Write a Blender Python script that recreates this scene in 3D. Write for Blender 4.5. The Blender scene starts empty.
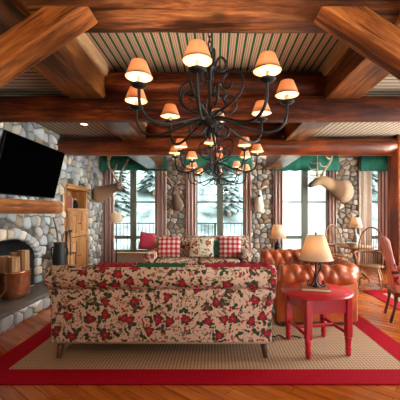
import bpy, bmesh, math, random
from mathutils import Vector, Matrix
PI = math.pi
rnd = random.Random(7)
SC = bpy.context.scene
COL = SC.collection
F, CX, CY, EYE = 310.0, 215.0, 213.0, 1.5


def R(d): return math.radians(d)


# ------------------------------------------------------------------ node helpers
class NT:
    def __init__(s, name):
        s.m = bpy.data.materials.new(name); s.m.use_nodes = True
        s.t = s.m.node_tree; s.t.nodes.clear()
        s.out = s.t.nodes.new('ShaderNodeOutputMaterial')

    def n(s, typ, ins=None, **kw):
        nd = s.t.nodes.new('ShaderNode' + typ)
        for k, v in kw.items(): setattr(nd, k, v)
        for k, v in (ins or {}).items(): s.set(nd.inputs[k], v)
        return nd

    def set(s, sock, v):
        if isinstance(v, bpy.types.NodeSocket): s.t.links.new(v, sock)
        else:
            if isinstance(v, (tuple, list)) and sock.type == 'RGBA' and len(v) == 3: v = (*v, 1)
            sock.default_value = v

    def math(s, op, a, b=0.0, c=0.0, clamp=False):
        nd = s.t.nodes.new('ShaderNodeMath'); nd.operation = op; nd.use_clamp = clamp
        s.set(nd.inputs[0], a); s.set(nd.inputs[1], b); s.set(nd.inputs[2], c)
        return nd.outputs[0]

    def mix(s, f, a, b):
        nd = s.t.nodes.new('ShaderNodeMix'); nd.data_type = 'RGBA'
        s.set(nd.inputs[0], f); s.set(nd.inputs[6], a); s.set(nd.inputs[7], b)
        return nd.outputs[2]

    def ramp(s, f, stops, interp='LINEAR'):
        nd = s.t.nodes.new('ShaderNodeValToRGB'); cr = nd.color_ramp; cr.interpolation = interp
        while len(cr.elements) < len(stops): cr.elements.new(0.5)
        for e, (p, c) in zip(cr.elements, stops): e.position = p; e.color = (*c[:3], 1)
        s.set(nd.inputs[0], f); return nd.outputs[0]

    def obj(s): return s.n('TexCoord').outputs['Object']

    def sep(s, v):
        o = s.n('SeparateXYZ', {0: v}).outputs; return o[0], o[1], o[2]

    def comb(s, x, y, z=0.0): return s.n('CombineXYZ', {0: x, 1: y, 2: z}).outputs[0]

    def scale(s, v, sc, loc=(0, 0, 0), rot=(0, 0, 0)):
        return s.n('Mapping', {'Vector': v, 'Location': loc, 'Rotation': rot, 'Scale': sc}).outputs[0]

    def noise(s, v, scale, detail=3, rough=.55, dist=0.0, out=0):
        return s.n('TexNoise', {'Vector': v, 'Scale': scale, 'Detail': detail, 'Roughness': rough, 'Distortion': dist}).outputs[out]

    def bump(s, h, strength=.3, dist=.01):
        return s.n('Bump', {'Height': h, 'Strength': strength, 'Distance': dist}).outputs[0]

    def bsdf(s, col, rough=.6, metal=0.0, spec=.5, normal=None, **kw):
        b = s.n('BsdfPrincipled', {'Base Color': col, 'Roughness': rough, 'Metallic': metal, 'Specular IOR Level': spec})
        if normal is not None: s.set(b.inputs['Normal'], normal)
        for k, v in kw.items(): s.set(b.inputs[k], v)
        s.t.links.new(b.outputs[0], s.out.inputs[0]); return s.m


def plain(name, col, rough=.6, metal=0.0, var=.12, scale=14, spec=.5, bump=0.0):
    t = NT(name); v = t.obj(); nz = t.noise(v, scale, 4)
    lo = tuple(c * (1 - var) for c in col); hi = tuple(min(1, c * (1 + var)) for c in col)
    c = t.ramp(nz, [(.3, lo), (.7, hi)])
    return t.bsdf(c, rough, metal, spec, t.bump(nz, bump, .01) if bump else None)


def wood(name, dark, mid, light, axis='X', rough=.35, grain=9, spec=.5, bump=.25, knots=True):
    t = NT(name); v = t.obj()
    sc = {'X': (.12, 1, 1), 'Y': (1, .12, 1), 'Z': (1, 1, .12)}[axis]
    vs = t.scale(v, sc)
    nz = t.noise(vs, grain, 6, .62, .8)
    fine = t.noise(vs, grain * 6, 3, .6, .2)
    f = t.math('ADD', t.math('MULTIPLY', nz, .75), t.math('MULTIPLY', fine, .25))
    c = t.ramp(f, [(.36, dark), (.5, mid), (.63, light)])
    if knots:
        ck = t.noise(t.scale(v, tuple(.05 if q < 1 else 1 for q in sc)), 7, 4, .7, .4)
        c = t.mix(t.ramp(ck, [(.565, (0, 0, 0)), (.61, (.85, .85, .85))]), c, tuple(q * .35 for q in dark))
        kv = t.n('TexVoronoi', {'Vector': t.scale(v, tuple(.45 if q < 1 else 1 for q in sc)), 'Scale': 3.2, 'Randomness': 1.0}).outputs['Distance']
        k = t.ramp(kv, [(.05, (1, 1, 1)), (.13, (0, 0, 0))])
        c = t.mix(t.math('MULTIPLY', k, .75), c, tuple(q * .45 for q in dark))
        big = t.noise(v, 1.3, 2)
        c = t.mix(t.ramp(big, [(.40, (0, 0, 0)), (.60, (.65, .65, .65))]), c, dark)
    return t.bsdf(c, rough, 0, spec, t.bump(f, bump, .012))


def stone_mat():
    t = NT('field_stone')
    at = t.n('Attribute', attribute_name='Col').outputs['Color']
    v = t.obj(); nz = t.noise(v, 22, 5, .65); n2 = t.noise(v, 5, 3)
    c = t.mix(t.math('MULTIPLY', nz, .28), at, (.12, .11, .10))
    c = t.mix(t.ramp(n2, [(.5, (0, 0, 0)), (.72, (.35, .35, .35))]), c, (.42, .35, .27))
    return t.bsdf(c, .75, 0, .3, t.bump(nz, .45, .015))


def floral(name, base, reds=((.36, .02, .04), (.50, .05, .06), (.22, .015, .03)), scale=6.0, thin=0.0):
    t = NT(name); x, y, z = t.sep(t.obj())
    nx, ny, nz_ = [t.math('ABSOLUTE', q) for q in t.sep(t.n('TexCoord').outputs['Normal'])]
    sx = t.math('MULTIPLY', t.math('GREATER_THAN', nx, ny), t.math('GREATER_THAN', nx, nz_))
    sz = t.math('MULTIPLY', t.math('GREATER_THAN', nz_, ny), t.math('SUBTRACT', 1.0, sx))
    def pick(a, b, f): return t.math('ADD', t.math('MULTIPLY', a, t.math('SUBTRACT', 1.0, f)), t.math('MULTIPLY', b, f))
    u = pick(x, t.math('ADD', y, 3.3), sx); w = pick(z, t.math('ADD', y, .62), sz)
    v0 = t.comb(u, w, 0.0)
    wob = t.noise(v0, 9, 2, out=1)
    wv = t.n('VectorMath', {0: wob, 1: (.5, .5, .5)}, operation='SUBTRACT').outputs[0]
    wv = t.n('VectorMath', {0: wv, 3: .05}, operation='SCALE').outputs[0]
    v = t.n('VectorMath', {0: v0, 1: wv}, operation='ADD').outputs[0]

    def layer(sc, petals, r0, amp, off, stretch=1.0, rot=0.0):
        vv = t.scale(v, (sc, sc * stretch, 1), off, (0, 0, rot))
        vo = t.n('TexVoronoi', {'Vector': vv, 'Scale': 1.0, 'Randomness': .85}, voronoi_dimensions='2D')
        d = t.n('VectorMath', {0: vv, 1: vo.outputs['Position']}, operation='SUBTRACT').outputs[0]
        dx, dy, _ = t.sep(d)
        rr = vo.outputs['Distance']
        rc = t.sep(vo.outputs['Color'])
        a = t.math('ADD', t.math('ARCTAN2', dy, dx), t.math('MULTIPLY', rc[2], 6.0))
        lim = t.math('ADD', r0, t.math('MULTIPLY', t.math('COSINE', t.math('MULTIPLY', a, petals)), amp))
        rel = t.math('DIVIDE', rr, lim)
        return rel, rc
    # vines
    nv = t.noise(v0, 7, 2, .5, .6)
    vine = t.math('LESS_THAN', t.math('ABSOLUTE', t.math('SUBTRACT', nv, .5)), .013)
    c = t.mix(t.math('MULTIPLY', vine, .75), base, (.10, .09, .05))
    grn = [(.0, (.045, .075, .035)), (.28, (.11, .13, .055)), (.44, (.35, .03, .04)), (.6, (.36, .18, .05)), (.74, (.03, .05, .045)), (.86, (.45, .06, .06))]
    for sc, pet, r0, amp, off, stv, rot in ((19, 2, .17, .10, (3, 1, 0), 1.0, .4), (12, 2, .20, .13, (0, 5, 0), 1.0, 1.0), (15, 5, .17, .045, (7, 2, 0), 1.0, .2)):
        rel, rc = layer(sc, pet, r0, amp, off, stv, rot)
        m = t.math('MULTIPLY', t.math('LESS_THAN', rel, 1.0), t.math('GREATER_THAN', rc[1], .25 + thin))
        cc = t.ramp(rc[0], grn, 'CONSTANT')
        c = t.mix(m, c, cc)
    rel, rc = layer(scale * 1.25, 2, .20, .11, (2.5, 7.7, 0))
    m = t.math('MULTIPLY', t.math('LESS_THAN', rel, 1.0), t.math('GREATER_THAN', rc[1], .45 + thin))
    leafc = t.ramp(rel, [(0, (.05, .07, .035)), (.55, (.025, .035, .025)), (.8, (.10, .12, .05)), (.93, (.02, .025, .02))], 'CONSTANT')
    c = t.mix(m, c, leafc)
    rel, rc = layer(scale * .8, 3, .19, .09, (11.3, 4.1, 0))
    m = t.math('MULTIPLY', t.math('LESS_THAN', rel, 1.0), t.math('GREATER_THAN', rc[1], .5 + thin))
    c = t.mix(m, c, t.ramp(rel, [(0, (.30, .05, .04)), (.25, (.06, .075, .06)), (.6, (.025, .035, .03)), (.8, (.09, .10, .06)), (.92, (.02, .022, .02))], 'CONSTANT'))
    rel, rc = layer(scale, 3, .235, .13, (0, 0, 0))
    on = t.math('GREATER_THAN', rc[1], .32)
    lv = t.ramp(rel, [(0, (.03, .05, .025)), (.5, (.07, .10, .04)), (.7, (.025, .04, .025)), (.88, (.10, .12, .05))], 'CONSTANT')
    c = t.mix(t.math('MULTIPLY', t.math('LESS_THAN', rel, 1.0), on), c, lv)
    rel, rc = layer(scale, 5, .245, .035, (0, 0, 0))
    m = t.math('MULTIPLY', t.math('LESS_THAN', rel, 1.0), on)
    fl = t.ramp(rel, [(0, (.42, .25, .07)), (.17, reds[2]), (.33, reds[1]), (.68, reds[0]), (.88, (.07, .015, .02))], 'CONSTANT')
    c = t.mix(m, c, fl)
    wv2 = t.noise(v0, 180, 2)
    return t.bsdf(c, .85, 0, .15, t.bump(wv2, .15, .003))


def gingham(name, a, b, period=.085):
    t = NT(name); x, y, z = t.sep(t.obj())

    def half(q): return t.math('LESS_THAN', t.math('FRACT', t.math('DIVIDE', t.math('ADD', q, 5), period)), .5)
    f = t.math('MULTIPLY', t.math('ADD', half(x), half(z)), .5)
    c = t.ramp(f, [(0, b), (.4, tuple((p * .85 + q * .22) for p, q in zip(a, b))), (.9, a)], 'CONSTANT')
    return t.bsdf(c, .85, 0, .15)


def stripes(name, axis, period, stops, rough=.8, second=None):
    t = NT(name); q = t.sep(t.obj())[axis]
    f = t.math('FRACT', t.math('DIVIDE', t.math('ADD', q, 50), period))
    return t.bsdf(t.ramp(f, stops, 'CONSTANT'), rough, 0, .2)


M = {}


def build_materials():
    M['log'] = wood('log_beam_wood', (.022, .004, .0015), (.15, .025, .006), (.40, .10, .022), 'X', .55, spec=.2)
    M['adzed'] = wood('adzed_log_wood', (.035, .010, .004), (.19, .06, .019), (.38, .15, .05), 'X', .65, grain=12, spec=.15, bump=.5)
    M['roundlog'] = wood('peeled_log_wood', (.06, .010, .003), (.24, .042, .010), (.36, .085, .02), 'X', .3, spec=.5)
    M['logZ'] = wood('post_wood', (.12, .018, .004), (.36, .066, .010), (.52, .13, .024), 'Z', .55, spec=.2)
    M['brace'] = wood('brace_wood', (.07, .016, .004), (.42, .13, .026), (.70, .30, .075), 'X', .42, spec=.3)
    M['joist'] = wood('joist_wood', (.035, .009, .002), (.22, .058, .013), (.46, .17, .04), 'Y', .34, spec=.4)
    M['board'] = wood('pale_board', (.34, .16, .07), (.5, .27, .12), (.6, .36, .18), 'Y', .5, knots=False)
    M['mantel'] = wood('mantel_wood', (.12, .035, .009), (.36, .13, .035), (.60, .27, .08), 'Y', .35)
    M['pine'] = wood('pine_wood', (.30, .10, .022), (.47, .185, .048), (.58, .27, .085), 'Z', .45, grain=7, bump=.08)
    M['pineY'] = wood('pine_wood_rail', (.30, .10, .022), (.47, .185, .048), (.58, .27, .085), 'Y', .45, grain=7, bump=.08)
    M['chair'] = wood('chair_wood', (.14, .045, .016), (.27, .10, .035), (.38, .16, .06), 'Z', .35, bump=.05, knots=False)
    M['darkleg'] = wood('dark_leg_wood', (.05, .016, .008), (.10, .035, .015), (.16, .06, .025), 'Z', .35, bump=.05, knots=False)
    M['sillwood'] = wood('sill_wood', (.36, .2, .09), (.5, .3, .15), (.6, .4, .22), 'X', .5, bump=.05, knots=False)
    M['logend'] = wood('split_log', (.13, .055, .022), (.34, .17, .07), (.52, .30, .14), 'Z', .8, knots=False)
    M['bark'] = wood('bark', (.06, .03, .016), (.17, .09, .05), (.30, .19, .12), 'Z', .9, bump=.8, knots=False)
    M['stone'] = stone_mat()
    M['mortar'] = plain('mortar', (.10, .095, .09), .95, var=.25, scale=20)
    M['slab'] = plain('hearth_slab', (.085, .066, .058), .5, var=.35, scale=9, bump=.2)
    M['soot'] = plain('soot_brick', (.018, .016, .015), .95, var=.4)
    M['iron'] = plain('wrought_iron', (.010, .009, .009), .5, .0, var=.3, scale=40, spec=.35)
    M['black'] = plain('black_plastic', (.004, .004, .005), .5, 0, var=.1, spec=.1)
    t = NT('tv_glass'); M['screen'] = t.bsdf((.0006, .0006, .0007), .4, 0, 0.0)
    M['copper'] = plain('hammered_copper', (.50, .18, .085), .24, .85, var=.3, scale=10, bump=.35)
    M['green'] = plain('green_valance_cloth', (.014, .15, .095), .85, var=.12)
    M['greenthrow'] = plain('green_throw', (.015, .09, .03), .95, var=.35, scale=60, bump=.6)
    M['redthrow'] = plain('red_throw', (.30, .010, .022), .95, var=.3, scale=60, bump=.5)
    M['redfab'] = plain('red_cushion_cloth', (.36, .02, .045), .85, var=.12)
    M['redpaint'] = plain('red_paint', (.42, .005, .013), .34, var=.22, scale=6)
    M['olive'] = plain('window_paint', (.13, .135, .10), .55, var=.1)
    M['cream'] = plain('cream_drape', (.70, .58, .46), .85, var=.08)
    M['floral'] = floral('floral_cloth', (.66, .47, .36), ((.32, .010, .03), (.42, .02, .04), (.18, .008, .02)))
    M['floral2'] = floral('printed_cushion_cloth', (.68, .55, .40), ((.45, .05, .03), (.5, .16, .05), (.3, .03, .02)), 5, .3)
    M['gingham'] = gingham('red_gingham', (.40, .006, .02), (.70, .58, .50), .105)
    t = NT('rose_chair_cloth'); x, y, z = t.sep(t.obj())
    u = t.math('ADD', y, t.math('MULTIPLY', x, 0.6)); wv = t.math('MULTIPLY', t.math('SINE', t.math('MULTIPLY', t.math('ADD', z, t.math('MULTIPLY', x, .5)), 34)), .022)
    f = t.math('FRACT', t.math('DIVIDE', t.math('ADD', t.math('ADD', u, wv), 5), .125))
    nz = t.noise(t.obj(), 40, 3)
    c = t.mix(t.math('LESS_THAN', t.math('ABSOLUTE', t.math('SUBTRACT', f, .5)), .10), t.mix(nz, (.58, .28, .25), (.72, .42, .37)), (.40, .02, .04))
    M['chint'] = t.bsdf(c, .85, 0, .1)
    M['drape'] = stripes('striped_drape', 0, .088, [(0, (.17, .022, .028)), (.2, (.66, .52, .43)), (.46, (.24, .05, .05)), (.56, (.45, .30, .24)), (.7, (.68, .54, .45))])
    M['piping'] = plain('tan_piping', (.36, .22, .14), .8)
    # ceiling cloth: stripes along the room in the middle, across it in the front side bays
    t = NT('ceiling_ticking'); x, y, z = t.sep(t.obj())
    side = t.math('MULTIPLY', t.math('GREATER_THAN', t.math('ABSOLUTE', x), 1.6), t.math('LESS_THAN', y, 4.2))
    q = t.math('ADD', t.math('MULTIPLY', x, t.math('SUBTRACT', 1.0, side)), t.math('MULTIPLY', y, side))
    f = t.math('FRACT', t.math('DIVIDE', t.math('ADD', q, 50), .092))
    c = t.ramp(f, [(0, (.008, .075, .03)), (.27, (.46, .31, .22)), (.43, (.18, .045, .03)), (.50, (.50, .35, .25)), (.68, (.17, .04, .03)), (.75, (.46, .31, .22))], 'CONSTANT')
    M['ceiling'] = t.bsdf(c, .85, 0, .2)
    # floor
    t = NT('plank_floor'); v = t.obj()
    vr = t.scale(v, (1, 1, 1), (0, 0, 0), (0, 0, R(38)))
    br = t.n('TexBrick', {'Vector': vr, 'Scale': 1.0, 'Color1': (.40, .40, .40, 1), 'Color2': (.62, .62, .62, 1), 'Mortar': (0, 0, 0, 1), 'Mortar Size': .0022, 'Brick Width': 1.1, 'Row Height': .115, 'Bias': 0.0})
    br.offset = .37
    gr = t.noise(t.scale(vr, (.1, 1, 1)), 14, 5, .6, .6)
    f = t.math('ADD', t.math('MULTIPLY', br.outputs[0], .5), t.math('MULTIPLY', gr, .5))
    c = t.ramp(f, [(.12, (.035, .006, .001)), (.35, (.17, .029, .003)), (.5, (.30, .062, .006)), (.7, (.46, .13, .017))])
    c = t.mix(t.math('MULTIPLY', br.outputs['Fac'], .7), c, (.04, .012, .005))
    M['floor'] = t.bsdf(c, t.math('ADD', .14, t.math('MULTIPLY', gr, .16)), 0, .38, t.bump(f, .06, .004))
    # sisal rug
    t = NT('sisal'); x, y, z = t.sep(t.obj())
    rib = t.math('FRACT', t.math('DIVIDE', t.math('ADD', x, 20), .034))
    nz = t.noise(t.comb(x, y, 0.0), 70, 3)
    s2 = t.math('FRACT', t.math('DIVIDE', t.math('ADD', y, t.math('MULTIPLY', nz, .02)), .045))
    c = t.mix(t.math('MULTIPLY', t.math('LESS_THAN', rib, .42), .6), t.mix(nz, (.27, .15, .082), (.50, .33, .21)), (.13, .05, .03))
    c = t.mix(t.math('MULTIPLY', t.math('LESS_THAN', s2, .3), .3), c, (.50, .34, .22))
    M['sisal'] = t.bsdf(c, .95, 0, .1, t.bump(nz, .5, .006))
    M['border'] = plain('rug_border', (.27, .0025, .010), .95, var=.18, scale=70, bump=.25, spec=.05)
    # leather
    t = NT('chestnut_leather'); v = t.obj(); nz = t.noise(v, 5, 4); fi = t.noise(v, 90, 3)
    c = t.ramp(nz, [(.3, (.26, .042, .010)), (.55, (.46, .085, .018)), (.75, (.58, .14, .035))])
    M['leather'] = t.bsdf(c, .34, 0, .5, t.bump(fi, .12, .004))
    # lamp shades: cloth lit from inside
    def shade(name, col, tr):
        t = NT(name); d = t.n('BsdfDiffuse', {0: col}); q = t.n('BsdfTranslucent', {0: tr})
        m = t.n('MixShader', {0: .55, 1: d.outputs[0], 2: q.outputs[0]})
        t.t.links.new(m.outputs[0], t.out.inputs[0]); return t.m
    M['shade'] = shade('parchment_shade', (.86, .60, .38), (.78, .46, .24))
    M['shadebig'] = shade('linen_shade', (.86, .72, .55), (.74, .56, .38))
    M['sheer'] = shade('sheer_blind', (.85, .87, .84), (.85, .9, .86))
    t = NT('bulb_glow'); e = t.n('Emission', {0: (1, .82, .55, 1), 1: 8.0}); t.t.links.new(e.outputs[0], t.out.inputs[0]); M['bulb'] = t.m
    M['candle'] = plain('ivory_candle', (.8, .68, .48), .5)
    M['trimband'] = plain('shade_trim', (.16, .07, .03), .7)
    t = NT('pane_glass'); a = t.n('BsdfTransparent', {0: (.93, .97, .96, 1)}); g = t.n('BsdfGlossy', {0: (1, 1, 1, 1), 1: .03})
    fr = t.n('Fresnel', {0: 1.45}); m = t.n('MixShader', {0: t.math('MULTIPLY', fr.outputs[0], .6), 1: a.outputs[0], 2: g.outputs[0]})
    t.t.links.new(m.outputs[0], t.out.inputs[0]); M['glass'] = t.m
    M['snow'] = plain('wooded_hillside', (.068, .086, .084), .95, var=.7, scale=.8, spec=.05)
    def needles(name, lo, hi):
        t = NT(name); c = t.ramp(t.noise(t.obj(), 1.6, 4), [(.35, lo), (.65, hi)])
        d = t.n('BsdfDiffuse', {0: c}); q = t.n('BsdfTranslucent', {0: c}); m = t.n('MixShader', {0: .5, 1: d.outputs[0], 2: q.outputs[0]})
        t.t.links.new(m.outputs[0], t.out.inputs[0]); return t.m
    M['frost'] = needles('frosted_needles', (.06, .085, .08), (.13, .16, .155)); M['frost2'] = needles('pale_needles', (.09, .12, .115), (.17, .20, .19))
    M['plaster'] = plain('plaster', (.5, .4, .3), .9)
    M['elk'] = None
    # hides
    def hide(name, stops, axis=0, lo=0.0, hi=1.0):
        t = NT(name); p = t.sep(t.obj()); nz = t.noise(t.obj(), 35, 4)
        f = t.math('DIVIDE', t.math('SUBTRACT', t.math('ADD', p[axis], t.math('MULTIPLY', t.math('SUBTRACT', nz, .5), .12)), lo), hi - lo, clamp=True)
        return t.bsdf(t.ramp(f, stops), .85, 0, .2, t.bump(nz, .5, .01))
    M['elkhide'] = hide('elk_hide', [(0, (.52, .38, .26)), (.2, (.42, .27, .17)), (.34, (.15, .07, .035)), (.55, (.12, .055, .028)), (.66, (.36, .21, .11)), (.9, (.28, .16, .085)), (1, (.06, .035, .025))], 0, 0.0, 1.28)
    M['deerhide'] = hide('deer_hide', [(0, (.40, .24, .14)), (.35, (.26, .14, .08)), (.66, (.14, .07, .04)), (.76, (.10, .05, .03)), (.84, (.42, .32, .24)), (.93, (.10, .055, .04)), (1, (.06, .04, .03))], 0, 0.0, .82)
    M['goathide'] = hide('white_hide', [(0, (.72, .64, .54)), (1, (.78, .70, .6))])
    M['greyhide'] = hide('grey_hide', [(0, (.30, .21, .15)), (.3, (.16, .10, .065)), (1, (.10, .06, .04))], 0, 0.0, .4)
    M['antler'] = plain('antler', (.42, .27, .15), .55, var=.3)
    M['brownantler'] = plain('brown_antler', (.34, .19, .10), .55, var=.3)
    M['nose'] = plain('dark_nose', (.02, .015, .014), .3)
    M['paper'] = plain('paper', (.72, .64, .52), .8)
    M['bookbrown'] = plain('brown_cover', (.30, .07, .02), .65, spec=.2)
    for i, c in enumerate(((.22, .03, .03), (.32, .05, .04), (.08, .05, .035), (.30, .22, .14), (.12, .03, .03))):
        M['book%d' % i] = plain('book_cover_%d' % i, c, .6)
    M['straw'] = plain('straw', (.5, .33, .15), .9, var=.3, scale=50)
    M['tabletop'] = wood('round_table_wood', (.2, .07, .02), (.36, .15, .05), (.46, .22, .08), 'X', .3, bump=.03, knots=False)
    M['ceramic'] = plain('grey_ceramic', (.30, .27, .25), .3)
    t = NT('downlight_glow'); e = t.n('Emission', {0: (1, .78, .5, 1), 1: 6.0}); t.t.links.new(e.outputs[0], t.out.inputs[0]); M['downglow'] = t.m


build_materials()


# ------------------------------------------------------------------ mesh builder
class MB:
    def __init__(s): s.v = []; s.f = []; s.c = []; s.sm = []

    def add(s, vs, fs, mtx=None, col=None, smooth=True):
        o = len(s.v)
        s.v += [tuple(mtx @ Vector(p)) if mtx else tuple(p) for p in vs]
        for q in fs: s.f.append([o + i for i in q]); s.c.append(col); s.sm.append(smooth)
        return s

    def box(s, c, size, rot=None, bev=0.0, seg=3, smooth=None):
        bm = bmesh.new(); bmesh.ops.create_cube(bm, size=1)
        bmesh.ops.scale(bm, vec=size, verts=bm.verts)
        if bev: bmesh.ops.bevel(bm, geom=bm.edges[:], offset=bev, segments=seg, affect='EDGES', profile=.5)
        m = Matrix.Translation(c)
        if rot: m = m @ (rot if isinstance(rot, Matrix) else Matrix.Rotation(rot[2], 4, 'Z') @ Matrix.Rotation(rot[1], 4, 'Y') @ Matrix.Rotation(rot[0], 4, 'X'))
        s.bm(bm, m, bool(bev) if smooth is None else smooth); return s

    def bm(s, bm, m=None, smooth=True):
        bm.verts.index_update()
        s.add([v.co.copy() for v in bm.verts], [[v.index for v in f.verts] for f in bm.faces], m, None, smooth); bm.free()

    def tube(s, pts, r, n=8, flat=1.0, up=None, cap=True, col=None):
        pts = [Vector(p) for p in pts]; k = len(pts)
        rs = r if isinstance(r, (list, tuple)) else [r] * k
        T = [(pts[min(i + 1, k - 1)] - pts[max(i - 1, 0)]).normalized() for i in range(k)]
        nrm = Vector(up) if up else (Vector((0, 0, 1)) if abs(T[0].z) < .9 else Vector((1, 0, 0)))
        vs = []; fs = []
        for i in range(k):
            nrm = (nrm - T[i] * nrm.dot(T[i]))
            if nrm.length < 1e-5: nrm = T[i].orthogonal()
            nrm.normalize(); b = T[i].cross(nrm)
            for j in range(n):
                a = 2 * PI * j / n
                q = rs[i]; rx, ry = (q if isinstance(q, (tuple, list)) else (q, q * flat))
                vs.append(pts[i] + b * math.cos(a) * rx + nrm * math.sin(a) * ry)
        for i in range(k - 1):
            for j in range(n):
                fs.append((i * n + j, i * n + (j + 1) % n, (i + 1) * n + (j + 1) % n, (i + 1) * n + j))
        if cap: fs.append(tuple(range(n))[::-1]); fs.append(tuple((k - 1) * n + j for j in range(n)))
        return s.add(vs, fs, None, col)

    def lathe(s, prof, c=(0, 0, 0), n=24, mtx=None, sx=1, sy=1):
        vs = []; fs = []; k = len(prof)
        for r, z in prof:
            for j in range(n):
                a = 2 * PI * j / n; vs.append((c[0] + r * math.cos(a) * sx, c[1] + r * math.sin(a) * sy, c[2] + z))
        for i in range(k - 1):
            for j in range(n):
                fs.append((i * n + j, i * n + (j + 1) % n, (i + 1) * n + (j + 1) % n, (i + 1) * n + j))
        if prof[0][0] > 1e-4: fs.append(tuple(range(n))[::-1])
        if prof[-1][0] > 1e-4: fs.append(tuple((k - 1) * n + j for j in range(n)))
        return s.add(vs, fs, mtx)

    def ball(s, c, r, n=12, m=8):
        r = r if isinstance(r, (tuple, list)) else (r, r, r)
        vs = []; fs = []
        for i in range(m + 1):
            p = PI * i / m
            for j in range(n):
                a = 2 * PI * j / n
                vs.append((c[0] + r[0] * math.sin(p) * math.cos(a), c[1] + r[1] * math.sin(p) * math.sin(a), c[2] + r[2] * math.cos(p)))
        for i in range(m):
            for j in range(n): fs.append((i * n + j, (i + 1) * n + j, (i + 1) * n + (j + 1) % n, i * n + (j + 1) % n))
        return s.add(vs, fs)

    def build(s, name, mat, parent=None, loc=None, rot=None, bev=0.0, subd=0, label=None, kind=None):
        me = bpy.data.meshes.new(name); me.from_pydata(s.v, [], s.f)
        me.polygons.foreach_set('use_smooth', s.sm)
        if any(c is not None for c in s.c):
            ca = me.color_attributes.new('Col', 'FLOAT_COLOR', 'CORNER')
            for p, c in zip(me.polygons, s.c):
                c = c or (.2, .2, .2)
                for li in p.loop_indices: ca.data[li].color = (*c, 1)
        me.materials.append(mat)
        bm = bmesh.new(); bm.from_mesh(me)
        if not any(c is not None for c in s.c): bmesh.ops.remove_doubles(bm, verts=bm.verts, dist=1e-5)
        bmesh.ops.recalc_face_normals(bm, faces=bm.faces); bm.to_mesh(me); bm.free()
        o = bpy.data.objects.new(name, me); COL.objects.link(o)
        if parent: o.parent = parent
        if loc: o.location = loc
        if rot: o.rotation_euler = rot
        if bev:
            b = o.modifiers.new('bevel', 'BEVEL'); b.width = bev; b.segments = 2; b.limit_method = 'ANGLE'; b.angle_limit = R(40)
        if subd:
            q = o.modifiers.new('subd', 'SUBSURF'); q.levels = subd; q.render_levels = subd
        if label: o['label'] = label
        if kind: o['kind'] = kind
        return o


def tag(o, label, cat, group=None):
    o['label'] = label; o['category'] = cat
    if group: o['group'] = group
    return o


def thing(name, label, cat, loc=(0, 0, 0), rz=0.0, group=None):
    o = bpy.data.objects.new(name, None); COL.objects.link(o); o.empty_display_size = .1
    o.location = loc; o.rotation_euler = (0, 0, rz); return tag(o, label, cat, group)


def copy_tree(o, parent=None):
    c = o.copy(); COL.objects.link(c)
    if parent: c.parent = parent
    for ch in [q for q in bpy.data.objects if q.parent == o]: copy_tree(ch, c)
    return c


def struct(mb, name, mat, **kw): return mb.build(name, mat, kind='structure', **kw)


def point(name, loc, power, col=(1, .74, .45), r=.03, parent=None):
    l = bpy.data.lights.new(name, 'POINT'); l.energy = power; l.color = col; l.shadow_soft_size = r
    o = bpy.data.objects.new(name, l); COL.objects.link(o); o.location = loc
    if parent: o.parent = parent
    return o


def spline(pts, n=8):
    pts = [Vector(p) for p in pts]; out = []
    for i in range(len(pts) - 1):
        p0 = pts[max(i - 1, 0)]; p1 = pts[i]; p2 = pts[i + 1]; p3 = pts[min(i + 2, len(pts) - 1)]
        for k in range(n):
            t = k / n
            out.append(.5 * ((2 * p1) + (p2 - p0) * t + (2 * p0 - 5 * p1 + 4 * p2 - p3) * t * t + (3 * p1 - p0 - 3 * p2 + p3) * t ** 3))
    out.append(pts[-1]); return out


# ------------------------------------------------------------------ stone facing
STONES = [(.58, .56, .53), (.44, .44, .44), (.68, .63, .55), (.35, .34, .34), (.60, .49, .37), (.50, .38, .26), (.31, .31, .33), (.74, .70, .64), (.40, .31, .23), (.60, .58, .58), (.46, .44, .42)]
WARM = [(.58, .48, .36), (.44, .34, .24), (.66, .56, .44), (.34, .28, .22), (.58, .43, .27), (.42, .38, .35), (.70, .61, .50), (.46, .29, .17), (.60, .54, .47), (.30, .26, .23)]


def clip(poly, a, n):
    out = []
    for i in range(len(poly)):
        p, q = poly[i], poly[(i + 1) % len(poly)]
        dp = (p[0] - a[0]) * n[0] + (p[1] - a[1]) * n[1]; dq = (q[0] - a[0]) * n[0] + (q[1] - a[1]) * n[1]
        if dp <= 0: out.append(p)
        if dp * dq < 0:
            t = dp / (dp - dq); out.append((p[0] + (q[0] - p[0]) * t, p[1] + (q[1] - p[1]) * t))
    return out


def pillow_stone(mb, poly, fn, depth, col, gap):
    cx = sum(p[0] for p in poly) / len(poly); cy = sum(p[1] for p in poly) / len(poly)
    q = []
    for i in range(len(poly)):
        a, b = poly[i], poly[(i + 1) % len(poly)]
        q += [(a[0] * .88 + b[0] * .12, a[1] * .88 + b[1] * .12), (a[0] * .12 + b[0] * .88, a[1] * .12 + b[1] * .88)]
    rad = sum(math.hypot(p[0] - cx, p[1] - cy) for p in q) / len(q)
    k = max(.4, 1 - gap / max(rad, .01)); n = len(q)
    vs = []; fs = []
    tx, ty = rnd.uniform(-.25, .25), rnd.uniform(-.25, .25)
    for fr, d in ((k, -.3), (k * .975, .5), (k * .88, .85), (k * .55, 1.0)):
        for p in q:
            x, y = (p[0] - cx) * fr, (p[1] - cy) * fr
            vs.append(fn(cx + x, cy + y, depth * d * (1 + (tx * x + ty * y) / rad)))
    for r in range(3):
        for j in range(n): fs.append((r * n + j, r * n + (j + 1) % n, (r + 1) * n + (j + 1) % n, (r + 1) * n + j))
    vs.append(fn(cx, cy, depth * 1.02)); c = len(vs) - 1
    for j in range(n): fs.append((3 * n + j, 3 * n + (j + 1) % n, c))
    mb.add(vs, fs, None, col)


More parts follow.
